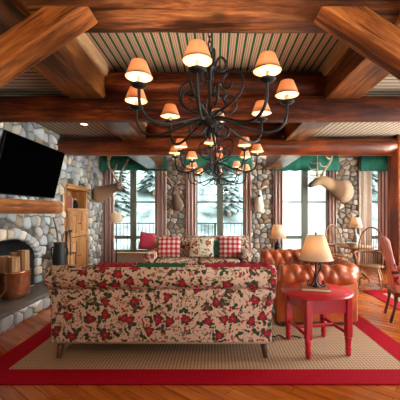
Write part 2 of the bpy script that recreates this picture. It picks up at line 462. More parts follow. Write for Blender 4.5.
def stone_field(mb, u0, u1, v0, v1, cell, fn, depth=.05, pal=STONES, hole=None, gap=.011, asp=.82):
    pts = []; row = 0; y = v0 - cell * .5
    while y < v1 + cell:
        x = u0 - cell + (row % 2) * cell * .5
        while x < u1 + cell:
            pts.append((x + rnd.uniform(-.33, .33) * cell, y + rnd.uniform(-.33, .33) * cell * asp)); x += cell * rnd.uniform(.8, 1.25)
        y += cell * asp; row += 1
    for p in pts:
        poly = [(max(u0, p[0] - cell * 1.3), max(v0, p[1] - cell * 1.3)), (min(u1, p[0] + cell * 1.3), max(v0, p[1] - cell * 1.3)), (min(u1, p[0] + cell * 1.3), min(v1, p[1] + cell * 1.3)), (max(u0, p[0] - cell * 1.3), min(v1, p[1] + cell * 1.3))]
        if poly[0][0] >= poly[1][0] or poly[0][1] >= poly[2][1]: continue
        for q in pts:
            d = (q[0] - p[0], q[1] - p[1]); L = math.hypot(*d)
            if 0 < L < cell * 2.6:
                poly = clip(poly, ((p[0] + q[0]) / 2, (p[1] + q[1]) / 2), d)
                if len(poly) < 3: break
        if len(poly) < 3: continue
        cx = sum(a[0] for a in poly) / len(poly); cy = sum(a[1] for a in poly) / len(poly)
        ar = abs(sum(poly[i][0] * poly[(i + 1) % len(poly)][1] - poly[(i + 1) % len(poly)][0] * poly[i][1] for i in range(len(poly)))) / 2
        if ar < cell * cell * .06: continue
        if hole and (hole(cx, cy) or sum(hole(a[0] * .8 + cx * .2, a[1] * .8 + cy * .2) for a in poly) > 1): continue
        c = rnd.choice(pal); b = rnd.uniform(.5, 1.2)
        pillow_stone(mb, poly, fn, depth * rnd.uniform(.7, 1.2), tuple(min(.8, q * b) for q in c), gap)


# ------------------------------------------------------------------ setting
WL, WR, YB, YF = -3.15, 5.0, 8.7, -1.6
ZC, ZS = 3.40, 3.07
struct(MB().box(((WL + WR) / 2 - .3, (YB + YF) / 2, -.05), (WR - WL + .9, YB - YF + .6, .1)), 'floor', M['floor'])
c = MB()
c.box((0, (YB + YF) / 2, ZC + .03), (3.3, YB - YF, .06))
for sx, x0, x1 in ((-1, WL - .5, -1.62), (1, 1.62, WR + .2)):
    c.box(((x0 + x1) / 2, (YB + YF) / 2, ZS + .03), (x1 - x0, YB - YF, .06))
struct(c, 'ceiling', M['ceiling'])

# left wall with fireplace arch and cabinet niche
FY, FHW, FS, FT = 4.75, .70, .70, 1.08      # arch centre, half width, spring, top
CY0, CY1, CZ = 6.52, 7.60, 2.12


def arch(y, z, g=0.0):
    d = abs(y - FY)
    if d > FHW + g: return False
    return z < FS + (FT - FS + g) * math.sqrt(max(0, 1 - (d / (FHW + g)) ** 2))


def left_hole(y, z):
    return arch(y, z, .17) or (CY0 < y < CY1 and z < CZ)


wl = MB(); st = .06; y = YF
ny = int((YB - YF) / st) + 1; nz = int(3.2 / st) + 1
for i in range(ny):
    for j in range(nz):
        yc, zc = YF + (i + .5) * st, (j + .5) * st
        if arch(yc, zc, .03) or (CY0 < yc < CY1 and zc < CZ): continue
        wl.add([(WL - .035, YF + i * st, j * st), (WL - .035, YF + (i + 1) * st, j * st), (WL - .035, YF + (i + 1) * st, (j + 1) * st), (WL - .035, YF + i * st, (j + 1) * st)], [(0, 1, 2, 3)], None, (.055, .05, .045), False)
wfn = lambda u, v, d: (WL - .035 + d, u, v)
stone_field(wl, 3.0, YB - .02, .0, ZS + .12, .195, wfn, .055, STONES, left_hole)
# arch stones
for k in range(15):
    a0, a1 = PI * k / 15, PI * (k + 1) / 15
    def ep(a, g): return (FY - (FHW + g) * math.cos(a), FS + (FT - FS + g) * math.sin(a))
    g0, g1 = .01, .17 + rnd.uniform(0, .03)
    m = (a0 + a1) / 2
    c = rnd.choice(STONES[:6]); b = rnd.uniform(.85, 1.25)
    pillow_stone(wl, [ep(a0, g0), ep(m, g0 + .005), ep(a1, g0), ep(a1, g1), ep(m, g1 + .01), ep(a0, g1)], wfn, .065, tuple(q * b for q in c), .008)
for s in (-1, 1):
    for k in range(3):
        z0 = .25 + k * .15; y0 = FY + s * (FHW + .01); y1 = y0 + s * .17
        c = rnd.choice(STONES)
        pillow_stone(wl, [(y0, z0), (y1, z0), (y1, z0 + .15), (y0, z0 + .15)][::s], wfn, .06, c, .008)
struct(wl, 'wall_left', M['stone'])
# firebox: dark recess behind the arch
fb = MB()
prof = [(FY + FHW + .02, 0.24)] + [(FY + (FHW + .02) * math.cos(PI * k / 16), FS + (FT - FS + .02) * math.sin(PI * k / 16)) for k in range(17)] + [(FY - FHW - .02, 0.24)]
n = len(prof); vs = [(WL - .03, a, b) for a, b in prof] + [(WL - .6, a * .8 + FY * .2, b) for a, b in prof]
fb.add(vs, [(i, i + 1, n + i + 1, n + i) for i in range(n - 1)] + [tuple(range(n, 2 * n)), (0, n, 2 * n - 1, n - 1)])
struct(fb, 'wall_left_firebox', M['soot'])

# hearth
HX, HZ, H0, H1 = -2.66, .25, 2.2, 6.35
hs = MB()
hs.add([(WL, H0, 0), (HX - .03, H0, 0), (HX - .03, H1 - .03, 0), (WL, H1 - .03, 0), (WL, H0, HZ - .06), (HX - .03, H0, HZ - .06), (HX - .03, H1 - .03, HZ - .06), (WL, H1 - .03, HZ - .06)], [(0, 1, 2, 3), (4, 5, 6, 7), (0, 1, 5, 4), (1, 2, 6, 5), (2, 3, 7, 6)], None, (.08, .075, .07), False)
stone_field(hs, H0, H1, .0, HZ - .055, .21, lambda u, v, d: (HX - .03 + d, u, v), .06, STONES, None, .006, .85)
stone_field(hs, WL, HX - .02, .0, HZ - .055, .2, lambda u, v, d: (u, H1 - .03 + d, v), .04, STONES, None, .008, .8)
struct(hs, 'trim_1', M['stone'], label='stone face of the raised hearth')
struct(MB().box(((WL + HX) / 2 + .02, (H0 + H1) / 2, HZ - .028), (HX - WL + .06, H1 - H0 + .04, .055), bev=.015, seg=2), 'trim_2', M['slab'], label='dark slab top of the raised hearth')

# back wall: pieces around four windows
WIN = [(-3.02, -1.60), (-.55, .85), (1.85, 3.20), (4.28, 4.92)]
W0, W1 = .40, 2.85
wb = MB(); xs = [WL - .5]
for a, b in WIN: xs += [a, b]
xs.append(WR + .2)
for i in range(0, len(xs), 2):
    if xs[i + 1] > xs[i]: wb.box(((xs[i] + xs[i + 1]) / 2, YB + .1, 1.72), (xs[i + 1] - xs[i], .2, 3.46), smooth=False)
for a, b in WIN:
    wb.box(((a + b) / 2, YB + .1, W0 / 2), (b - a, .2, W0)); wb.box(((a + b) / 2, YB + .1, (W1 + 3.46) / 2), (b - a, .2, 3.46 - W1))
struct(wb, 'wall_back', M['plaster'])
for k, (a, b) in enumerate(((-1.38, -.70), (.93, 1.68), (3.34, 4.00))):
    p = MB(); p.add([(a, YB - .03, 0), (b, YB - .03, 0), (b, YB - .03, 3.06), (a, YB - .03, 3.06)], [(0, 1, 2, 3)], None, (.09, .075, .06), False)
    stone_field(p, a, b, 0, 3.05, .165, lambda u, v, d: (u, YB - .03 - d, v), .05, WARM, None, .009)
    struct(p, 'wall_back_pier', M['stone'])
# right wall with tall glazed openings; unseen wall behind the camera, opening added for daylight
wr = MB()
RO = [(3.0, 4.8), (5.6, 7.3)]
ys = [YF]
for a, b in RO: ys += [a, b]
ys.append(YB + .2)
for i in range(0, len(ys), 2): wr.box((WR + .1, (ys[i] + ys[i + 1]) / 2, 1.72), (.2, ys[i + 1] - ys[i], 3.46))
for a, b in RO:
    wr.box((WR + .1, (a + b) / 2, .15), (.2, b - a, .3)); wr.box((WR + .1, (a + b) / 2, 3.2), (.2, b - a, .52))
struct(wr, 'wall_right', M['plaster'])
wf = MB(); FO = [(3.5, 4.6)]
xs = [WL - .5]
for a, b in FO: xs += [a, b]
xs.append(WR + .2)
for i in range(0, len(xs), 2): wf.box(((xs[i] + xs[i + 1]) / 2, YF - .1, 1.72), (xs[i + 1] - xs[i], .2, 3.46))
for a, b in FO:
    wf.box(((a + b) / 2, YF - .1, .15), (b - a, .2, .3)); wf.box(((a + b) / 2, YF - .1, 3.2), (b - a, .2, .52))
struct(wf, 'wall_front', M['plaster'])


def window(idx, a, b, mull):
    w = MB(); y0, y1 = YB + .02, YB + .10; ym = (y0 + y1) / 2; d = y1 - y0; fw = .06
    def bx(x0, x1, z0, z1, dd=d): w.box(((x0 + x1) / 2, ym, (z0 + z1) / 2), (x1 - x0, dd, z1 - z0), bev=.006, seg=1, smooth=False)
    bx(a, a + fw, W0, W1); bx(b - fw, b, W0, W1); bx(a, b, W0, W0 + .07); bx(a, b, W1 - fw, W1)
    if mull: bx(mull - .085, mull + .085, W0, W1, d + .02)
    fr = struct(w, 'window_%d' % idx, M['olive'])
    s = MB(); w = s; y1 -= .02
    cells = [(a + fw, mull - .085), (mull + .085, b - fw)] if mull else [(a + fw, b - fw)]
    for p, q in cells:
        for z0, z1 in ((1.79, 1.83), (.77, .86)): w.box(((p + q) / 2, ym, (z0 + z1) / 2), (q - p, .05, z1 - z0))
        for z in (W0 + .08, .865, 1.835): pass
    s.build('window_frame', M['olive'], fr)
    for p, q in cells:
        for z0, z1 in ((W0 + .07, .77), (.86, 1.79), (1.83, W1 - fw)):
            MB().box(((p + q) / 2, ym, (z0 + z1) / 2), (q - p, .008, z1 - z0)).build('window_pane', M['glass'], fr)
    MB().box(((a + b) / 2, YB - .03, W0 - .02), (b - a + .1, .14, .05), bev=.01, seg=2).build('window_sill', M['sillwood'], fr)


for i, ((a, b), m) in enumerate(zip(WIN, (-2.30, .14, 2.53, None))): window(i + 1, a, b, m)

for i, (ax, pos, a, b) in enumerate([('y', WR + .1, *q) for q in RO] + [('x', YF - .1, *q) for q in FO]):
    def put(mb, p0, p1, z0, z1, d):
        c, sz = (p0 + p1) / 2, p1 - p0
        mb.box((pos, c, (z0 + z1) / 2) if ax == 'y' else (c, pos, (z0 + z1) / 2), (d, sz, z1 - z0) if ax == 'y' else (sz, d, z1 - z0))
    m = (a + b) / 2; w = MB()
    for p0, p1 in ((a, a + .06), (m - .05, m + .05), (b - .06, b)): put(w, p0, p1, .3, 2.94, .08)
    for z0, z1 in ((.3, .37), (1.79, 1.83), (2.88, 2.94)): put(w, a, b, z0, z1, .07)
    fr = struct(w, 'window_%d' % (i + 5), M['olive'])
    for p0, p1 in ((a + .06, m - .05), (m + .05, b - .06)):
        for z0, z1 in ((.37, 1.79), (1.83, 2.88)):
            g = MB(); put(g, p0, p1, z0, z1, .008); g.build('window_pane', M['glass'], fr)

# ------------------------------------------------------------------ logs and timbers
def log(name, p0, p1, r, mat, n=28, wob=.012, sq=1.0):
    p0, p1 = Vector(p0), Vector(p1); L = (p1 - p0).length; mid = (p0 + p1) / 2
    mb = MB(); k = max(6, int(L / .25)); vs = []; fs = []; ph = rnd.uniform(0, 6)
    for i in range(k + 1):
        x = -L / 2 + L * i / k; rr = r * (1 + wob * math.sin(i * .7 + ph) + wob * rnd.uniform(-.8, .8))
        for j in range(n):
            a = 2 * PI * j / n; e = 1 if sq == 1 else 1 / (abs(math.cos(a)) ** sq + abs(math.sin(a)) ** sq) ** (1 / sq)
            vs.append((x, rr * e * math.cos(a), rr * e * math.sin(a)))
    for i in range(k):
        for j in range(n): fs.append((i * n + j, i * n + (j + 1) % n, (i + 1) * n + (j + 1) % n, (i + 1) * n + j))
    fs += [tuple(range(n))[::-1], tuple(k * n + j for j in range(n))]
    mb.add(vs, fs)
    o = struct(mb, name, mat, loc=mid)
    o.rotation_euler = (p1 - p0).to_track_quat('X', 'Z').to_euler(); return o


log('ceiling_beam', (WL - .05, 6.38, 2.865), (3.655, 6.38, 2.865), .185, M['roundlog'])
log('ceiling_beam', (WL - .05, 4.07, 2.86), (WR, 4.07, 2.86), .155, M['log'], sq=3)
log('ceiling_beam', (-1.42, 4.12, 3.16), (1.42, 4.12, 3.16), .2, M['log'])
log('ceiling_beam', (-1.42, 6.40, 3.20), (1.42, 6.40, 3.20), .16, M['log'])
log('ceiling_beam', (WL - .05, 2.47, 3.17), (WR, 2.47, 3.17), .205, M['adzed'])
def joist(x0, x1, y0, y1, z0, z1, mat):
    o = struct(MB().box((0, 0, 0), (x1 - x0, y1 - y0, z1 - z0), bev=.015, seg=2, smooth=False), 'ceiling_beam', mat, loc=((x0 + x1) / 2, (y0 + y1) / 2, (z0 + z1) / 2)); return o
for s in (-1, 1):
    a, b = sorted((s * 1.40, s * 1.84))
    joist(a, b, -1.5, 4.0, 2.95, 3.24, M['joist']); joist(a, b, 4.15, 6.30, 2.95, 3.24, M['joist']); joist(a, b, 6.50, 8.52, 2.70, 3.05, M['joist'])
    a, b = sorted((s * 1.37, s * 1.62))
    joist(a, b, -1.5, 8.6, 3.241, 3.42, M['board'])
# slanting braces under the front log
for s, xe in ((-1, -.894), (1, .752)):
    d = Vector((s * math.cos(R(33.8)), 0, -math.sin(R(33.8)))); up = Vector((s * math.sin(R(33.8)), 0, math.cos(R(33.8))))
    L, th = 2.6, .18; mb = MB(); vs = []
    e = Vector((xe, 0, 2.976))
    for y in (2.20, 2.41):
        lo0 = e; lo1 = e + d * L; hi1 = lo1 + up * th
        hi0 = e + Vector((s * th / math.sin(R(33.8)), 0, 0))
        for p in (lo0, lo1, hi1, hi0): vs.append(Vector((p.x, y, p.z)))
    mid = sum(vs, Vector()) / 8; ang = math.atan2(d.z, d.x); mt = Matrix.Rotation(ang, 4, 'Y')
    loc = [(mt @ (v - mid)) for v in vs]
    mb.add(loc, [(0, 1, 2, 3), (4, 5, 6, 7), (0, 1, 5, 4), (1, 2, 6, 5), (2, 3, 7, 6), (3, 0, 4, 7)], None, None, False)
    o = struct(mb, 'ceiling_brace', M['brace'], loc=mid, bev=.018); o.rotation_euler = (0, -ang, 0)
    xp = xe + d.x * L
    o = struct(MB().box((0, 0, 0), (.3, .3, 3.07), bev=.02, seg=2, smooth=False), 'ceiling_post', M['logZ'], loc=(xp + s * .1, 2.45, 1.535))
struct(MB().box((0, 0, 0), (.42, .36, 3.07), bev=.02, seg=2, smooth=False), 'post', M['logZ'], loc=(3.87, 6.38, 1.535))

# ------------------------------------------------------------------ outdoors
gm = MB(); gv = []; gf = []
GX, GY = 40, 30
for i in range(GY + 1):
    y = 9.2 + 46 * i / GY
    for j in range(GX + 1):
        x = -60 + 120 * j / GX; k = max(0, (y - 14) / 30)
        gv.append((x, y, -.6 + 17 * k ** 1.3 + (.8 * math.sin(x * .31 + y * .2) + rnd.uniform(-.5, .5)) * min(1, k * 3)))
for i in range(GY):
    for j in range(GX): a = i * (GX + 1) + j; gf.append((a, a + 1, a + GX + 2, a + GX + 1))
struct(gm.add(gv, gf), 'ground', M['snow'])
rl = thing('railing', 'dark metal railing with thin balusters outside the middle window', 'railing', (0, 10.6, -.6))
w = MB()
for z in (1.75, .75): w.box((0, 0, z), (8, .04, .04))
w.build('rail', M['iron'], rl)
w = MB()
for k in range(64): w.box((-4 + k * .126, 0, 1.25), (.016, .016, 1.0))
w.build('balusters', M['iron'], rl)
for x in (-4, -2, 0, 2, 4): MB().box((x, 0, .88), (.06, .06, 1.76)).build('post', M['iron'], rl)
def conifer(x, y, h, label, mat, zb):
    t = thing('conifer', label, 'tree', (x, y, zb), rnd.uniform(0, 6), 'conifers outside the windows')
    MB().tube([(0, 0, 0), (0, 0, h * .9)], [h * .025, .01], 8).build('trunk', M['bark'], t)
    m = MB(); z = h * .08
    while z < h * .97:
        R0 = h * .24 * (1 - z / h) + .08; k = 11
        for j in range(k):
            a = 2 * PI * (j + rnd.random() * .7) / k; L = R0 * rnd.uniform(.7, 1.15); wd = .16 * R0 + .12
            ca, sa = math.cos(a), math.sin(a)
            m.add([(0, 0, z + .1 * h * .3), (ca * L * .6 - sa * wd, sa * L * .6 + ca * wd, z), (ca * L, sa * L, z - .22 * L), (ca * L * .6 + sa * wd, sa * L * .6 - ca * wd, z), (ca * L * .55, sa * L * .55, z + .1 * L)], [(0, 1, 4), (0, 4, 3), (1, 2, 4), (4, 2, 3), (0, 3, 2, 1)], None, None, False)
        z += h * .042
    m.build('crown', mat, t)
for k, (x, y, h, lb) in enumerate(((-6.1, 19.5, 5.5, 'frosty conifer outside the left pane of the left window'), (-4.5, 23, 6, 'frosty conifer outside the right pane of the left window'), (.9, 20, 5, 'frosty conifer outside the right pane of the middle window'), (-.7, 28, 6, 'distant frosty conifer outside the left pane of the middle window'), (10.6, 22, 6, 'frosty conifer outside the narrow window by the log post'))):
    conifer(x, y, h, lb, M['frost'] if k % 2 else M['frost2'], -.75 + 17 * max(0, (y - 14) / 30) ** 1.3)

# ------------------------------------------------------------------ rugs
RX0, RX1, RY0, RY1 = -2.22, 2.10, 2.70, 7.9
rg = thing('area_rug', 'large tan ribbed rug with wide red border under the sofas', 'rug', (0, 0, 0))
MB().box(((RX0 + RX1) / 2, (RY0 + RY1) / 2, .006), (RX1 - RX0 - .5, RY1 - RY0 - .5, .012)).build('field', M['sisal'], rg)
w = MB()
w.box(((RX0 + RX1) / 2, RY0 + .125, .007), (RX1 - RX0, .25, .014)); w.box(((RX0 + RX1) / 2, RY1 - .125, .007), (RX1 - RX0, .25, .014))
for x in (RX0 + .125, RX1 - .125): w.box((x, (RY0 + RY1) / 2, .007), (.25, RY1 - RY0 - .5, .014))
w.build('border', M['border'], rg)
r2 = thing('area_rug', 'red bordered rug beneath the rose patterned chair by the post', 'rug', (0, 0, 0))
MB().box((3.85, 4.35, .005), (1.5, 2.8, .01)).build('field', M['sisal'], r2)
w = MB()
w.box((3.85, 2.825, .006), (2.0, .25, .012)); w.box((3.85, 5.875, .006), (2.0, .25, .012))
for x in (2.975, 4.725): w.box((x, 4.35, .006), (.25, 2.8, .012))
w.build('border', M['border'], r2)

# ------------------------------------------------------------------ floral sofas (front faces +Y locally; back plane at y=0)
def sweep_profile(mb, prof, x0, x1, n=2):
    k = len(prof); vs = []; fs = []
    for i in range(n):
        x = x0 + (x1 - x0) * i / (n - 1)
        for a, b in prof: vs.append((x, a, b))
    for i in range(n - 1):
        for j in range(k): fs.append((i * k + j, i * k + (j + 1) % k, (i + 1) * k + (j + 1) % k, (i + 1) * k + j))
    fs += [tuple(range(k)), tuple((n - 1) * k + j for j in range(k))]
    mb.add(vs, fs)


def make_sofa(label, loc, rz):
    t = thing('floral_sofa', label, 'sofa', loc, rz, 'floral sofas')
    HW = 1.13
    # frame body: back panel + base
    b = MB(); b.box((0, .06, .46), (2 * HW, .12, .60), bev=.02); b.box((0, .5, .255), (2 * HW - .02, .86, .23), bev=.02)
    b.build('body', M['floral'], t)
    # rolled back
    p = [(.20 + 0, .62), (.0, .70)]
    prof = [(.045 + .115 * math.cos(a) * 1.0, .825 + .125 * math.sin(a)) for a in [PI * 1.25 - k * PI * 1.5 / 18 for k in range(19)]] + [(.19, .68), (.16, .60), (.02, .60), (.0, .715)]
    b = MB(); sweep_profile(b, prof, -HW - .035, HW + .035)
    bk = b.build('backrest', M['floral'], t, bev=.018)
    b = MB()
    pass
    b.tube([(-HW, -.004, .165), (HW, -.004, .165)], .008, 8)
    b.build('piping', M['piping'], t)
    # rolled arms
    for s in (-1, 1):
        b = MB(); vs = []; fs = []
        cx = s * (HW - .125); prf = [(cx + s * .02 + .125 * math.cos(a), .56 + .11 * math.sin(a)) for a in [k * 2 * PI / 20 for k in range(20)]]
        k = len(prf)
        for y in (.04, .92):
            for q in prf: vs.append((q[0], y, q[1]))
        for j in range(k): fs.append((j, (j + 1) % k, k + (j + 1) % k, k + j))
        fs += [tuple(range(k))[::-1], tuple(k + j for j in range(k))]
        b.add(vs, fs); b.box((cx - s * .0, .48, .36), (.15, .86, .42), bev=.02)
        b.build('arm', M['floral'], t, bev=.012)
    for s in (-.475, .475): MB().box((s * .95, .56, .42), (.89, .74, .17), bev=.055, seg=4).build('seat_cushion', M['floral'], t)
    for s in (-1, 1): MB().box((s * .455, .25, .66), (.88, .2, .44), rot=(R(-10), 0, 0), bev=.075, seg=4).build('back_cushion', M['floral'], t)
    for sx in (-1, 1):
        for y, sp in ((.07, -1), (.86, 1)):
            MB().tube([(sx * (HW - .08), y, .16), (sx * (HW - .065), y + sp * .035, 0)], [.042, .024], 10).build('leg', M['darkleg'], t)
    return t


sofa = make_sofa('near floral sofa seen from behind on the tan rug', (-.545, 3.16, .012), 0)
sofa2 = copy_tree(sofa); sofa2.location = (-.36, 7.42, .012); sofa2.rotation_euler = (0, 0, PI)
sofa2['label'] = 'far floral sofa with plaid cushions facing us in front of the middle window'


def cushion(name, label, mat, c, w, h, t, rx=0, rz=0, group=None, ry=0):
    n = 14; vs = []; fs = []
    for side in (1, -1):
        for i in range(n + 1):
            for j in range(n + 1):
                u, v = -1 + 2 * i / n, -1 + 2 * j / n
                th = ((1 - u ** 4) * (1 - v ** 4)) ** .6
                pin = 1 - .07 * (1 - abs(u * v)) * (max(abs(u), abs(v)) ** 2)
                vs.append((u * w / 2 * pin, side * t / 2 * th, v * h / 2 * pin))
    o = (n + 1) ** 2
    for i in range(n):
        for j in range(n):
            q = [i * (n + 1) + j, (i + 1) * (n + 1) + j, (i + 1) * (n + 1) + j + 1, i * (n + 1) + j + 1]
            fs += [q, [o + a for a in q][::-1]]
    ob = MB().add(vs, fs).build(name, mat, None, c); ob.rotation_euler = (rx, ry, rz)
    return tag(ob, label, 'cushion', group)


PG = 'cushions on the far sofa'
cushion('plaid_cushion', 'red and white plaid cushion at the left end of the far sofa', M['gingham'], (-1.03, 6.90, .735), .52, .47, .17, R(-14), R(3), PG)
cushion('plaid_cushion', 'red and white plaid cushion at the right end of the far sofa', M['gingham'], (.33, 6.90, .735), .52, .50, .17, R(-14), R(-4), PG)
cushion('printed_cushion', 'cream printed cushion with flowers in the middle of the far sofa', M['floral2'], (-.30, 6.88, .725), .56, .47, .17, R(-14), 0, PG)
cushion('green_cushion', 'dark green cushion tucked behind the right plaid cushion', plain('green_cushion_cloth', (.02, .13, .08), .8), (.03, 7.0, .70), .34, .40, .12, R(-12), R(8), PG)
cushion('red_cushion', 'plain red cushion propped on the far sofa arm under the left window', M['redfab'], (-1.545, 7.02, .865), .34, .40, .13, R(-8), R(8), PG, R(8))


# throws along the top of the near sofa back
def throw(name, label, mat, x0, x1, z, amp, th, yb):
    n = 30; vs = []; fs = []
    prof = [(-.035, -.055), (-.02, -.005), (.045, .014), (.12, .0), (.165, -.06)]
    k = len(prof)
    for lay in (0, 1):
        for i in range(n + 1):
            x = x0 + (x1 - x0) * i / n
            for j, (a, b) in enumerate(prof):
                dz = amp * (.5 + .5 * math.sin(i * 1.1 + j * .5)) * (1 if lay else .2); e = th if lay else .0
                vs.append((x, yb + a + e * (a - .06) * 6 * .2, z + b + e + dz))
    o = (n + 1) * k
    for i in range(n):
        for j in range(k - 1):
            q = [i * k + j, (i + 1) * k + j, (i + 1) * k + j + 1, i * k + j + 1]; fs += [q[::-1], [o + a for a in q]]
        for j in (0, k - 1): fs.append([i * k + j, (i + 1) * k + j, o + (i + 1) * k + j, o + i * k + j])
    for i in (0, n):
        for j in range(k - 1): fs.append([i * k + j, i * k + j + 1, o + i * k + j + 1, o + i * k + j])
    return tag(MB().add(vs, fs).build(name, mat), label, 'throw', 'throws on the near sofa back')


# ------------------------------------------------------------------ chesterfield (faces -X)
def chesterfield():
    t = thing('leather_sofa', 'tufted chestnut leather sofa with rolled arms behind the red table', 'sofa', (0, 0, .012))
    X0, X1, Y0, Y1 = .86, 1.78, 4.14, 5.78    # centre line of the U
    rc = .16; path = []
    def seg(a, b, n):
        for k in range(n): path.append((a[0] + (b[0] - a[0]) * k / n, a[1] + (b[1] - a[1]) * k / n))
    def arc(cx, cy, a0, a1, n):
        for k in range(n): a = a0 + (a1 - a0) * k / n; path.append((cx + rc * math.cos(a), cy + rc * math.sin(a)))
    def U(first, second):
        pass
    seg((X0, Y0), (X1 - rc, Y0), 44); arc(X1 - rc, Y0 + rc, -PI / 2, 0, 14); seg((X1, Y0 + rc), (X1, Y1 - rc), 72); arc(X1 - rc, Y1 - rc, 0, PI / 2, 14); seg((X1 - rc, Y1), (X0, Y1), 44); path.append((X0, Y1))
    # profile (outward offset, z): inner face up, over the roll, down the outside
    prof = [(-.10, .30), (-.10, .40), (-.095, .50), (-.085, .58)]
    cz, r = .665, .135; cxo = .055
    for k in range(19):
        a = R(195 - k * (290 / 18)); prof.append((cxo + r * math.cos(a), cz + r * math.sin(a)))
    nt = len(prof)
    tl = [0]
    for i in range(1, nt): tl.append(tl[-1] + math.dist(prof[i], prof[i - 1]))
    sl = [0]
    for i in range(1, len(path)): sl.append(sl[-1] + math.dist(path[i], path[i - 1]))
    S = sl[-1]; cell = S / round(S / .185)
    vs = []; fs = []
    def frame(i):
        a = path[max(0, i - 1)]; b = path[min(len(path) - 1, i + 1)]; L = math.dist(a, b); return (-(a[1] - b[1]) / L * 1.0, (a[0] - b[0]) / L)
    for i, p in enumerate(path):
        nx, ny = frame(i)                   # outward normal (right of travel)
        for j, (o, z) in enumerate(prof):
            u = PI * sl[i] / cell; v = PI * tl[j] / .42
            puff = (abs(math.sin(u + v) * math.sin(u - v)) + 1e-4) ** .45
            edge = min(1, (nt - 1 - j) / 5)
            d = .048 * (puff - .55) * edge
            if j < 4: on, oz = -1, 0
            else: a = R(195 - (j - 4) * (290 / 18)); on, oz = math.cos(a), math.sin(a)
            vs.append((p[0] + nx * (o + on * d), p[1] + ny * (o + on * d), z + oz * d))
    for i in range(len(path) - 1):
        for j in range(nt - 1): fs.append((i * nt + j, (i + 1) * nt + j, (i + 1) * nt + j + 1, i * nt + j + 1))
    for i in (0, len(path) - 1): fs.append(tuple(i * nt + j for j in range(nt)))
    MB().add(vs, fs).build('rolled_back_and_arms', M['leather'], t)
    b = MB()                                # outside panels below the roll
    b.box(((X0 + X1) / 2 + .02, Y0 + .0, .325), (X1 - X0 + .14, .17, .53), bev=.02); b.box(((X0 + X1) / 2 + .02, Y1, .325), (X1 - X0 + .14, .17, .53), bev=.02)
    b.box((X1, (Y0 + Y1) / 2, .325), (.17, Y1 - Y0, .53), bev=.02); b.box(((X0 + X1) / 2, (Y0 + Y1) / 2, .2), (X1 - X0 - .02, Y1 - Y0, .22), bev=.015)
    b.build('body', M['leather'], t)
    for s in (0, 1):
        y = Y0 + .1 + (Y1 - Y0 - .2) * (s + .5) / 2
        MB().box(((X0 + X1) / 2 - .05, y, .38), (X1 - X0 - .08, (Y1 - Y0 - .22) / 2, .15), bev=.05, seg=4).build('seat_cushion', M['leather'], t)
    MB().box(((X0 + X1) / 2 + .02, (Y0 + Y1) / 2, .045), (X1 - X0 + .1, Y1 - Y0 + .12, .06), bev=.01, seg=2).build('plinth', M['darkleg'], t)
    for x in (X0 + .06, X1):
        for y in (Y0, Y1): MB().lathe([(.03, 0), (.045, .01), (.04, .03)], (x, y, -.002), 14).build('foot', M['darkleg'], t)
    b = MB(); nb = round(S / cell)
    for k in range(nb * 2 + 1):
        s_ = k * cell / 2; i = min(range(len(sl)), key=lambda q: abs(sl[q] - s_)); nx, ny = frame(i)
        a = R(95 if k % 2 else 20); o, z = cxo + (r - .02) * math.cos(a), cz + (r - .02) * math.sin(a)
    return t


chesterfield()

# ------------------------------------------------------------------ red side table, book, lamp
RT = (1.13, 3.45)
def red_table():
    t = thing('side_table', 'red painted oval side table with four turned legs on the rug', 'table', (RT[0], RT[1], .012), R(10))
    MB().lathe([(.0, .604), (.40, .604), (.425, .612), (.43, .624), (.42, .636), (.0, .638)], n=48, sx=.90, sy=.87).build('tabletop', M['redpaint'], t)
    a = MB(); lx, ly = .225, .25
    for s in (-1, 1): a.box((0, s * ly, .525), (2 * lx, .022, .155)); a.box((s * lx, 0, .525), (.022, 2 * ly, .155))
    a.build('apron', M['redpaint'], t, bev=.004)
    # hanging leaf lines
    for sx in (-1, 1):
        for sy in (-1, 1):
            l = MB(); l.box((sx * lx, sy * ly, .40), (.064, .064, .41), bev=.005, seg=1, smooth=False)
            l.lathe([(.022, 0), (.027, .015), (.029, .06), (.035, .075), (.028, .09), (.033, .15), (.039, .19), (.028, .2)], (sx * lx, sy * ly, 0), 14)
            l.build('leg', M['redpaint'], t)
    for s in (-1, 1): MB().box((s * lx, 0, .225), (.024, 2 * ly, .034), bev=.006, seg=2).build('stretcher', M['redpaint'], t)
    MB().box((0, .03, .225), (2 * lx, .026, .034), bev=.006, seg=2).build('stretcher', M['redpaint'], t)
    return t


red_table()
BK = (1.12, 3.47)
bk = thing('book', 'brown book lying flat under the iron lamp on the red table', 'book', (BK[0], BK[1], .6505), R(-14))
MB().box((0, 0, .014), (.295, .245, .024), bev=.002, seg=1).build('pages', M['paper'], bk)
w = MB(); w.box((0, 0, .0275), (.31, .26, .004)); w.box((0, 0, .0), (.31, .26, .004)); w.box((-.155, 0, .014), (.006, .26, .03)); w.build('cover', M['bookbrown'], bk)


def scroll(c, r0, a0, turns, r1, n=26, plane='x', rot=0.0, mirror=1):
    pts = []
    for k in range(n):
        f = k / (n - 1); a = a0 + turns * 2 * PI * f; r = r0 + (r1 - r0) * f
        x, z = r * math.cos(a) * mirror, r * math.sin(a)
        pts.append((c[0] + x * math.cos(rot) if False else c[0] + x, c[1], c[2] + z))
    return pts


def radial(pts, ang): return [(p[0] * math.cos(ang), p[0] * math.sin(ang), p[2] if len(p) > 2 else p[1]) for p in pts]


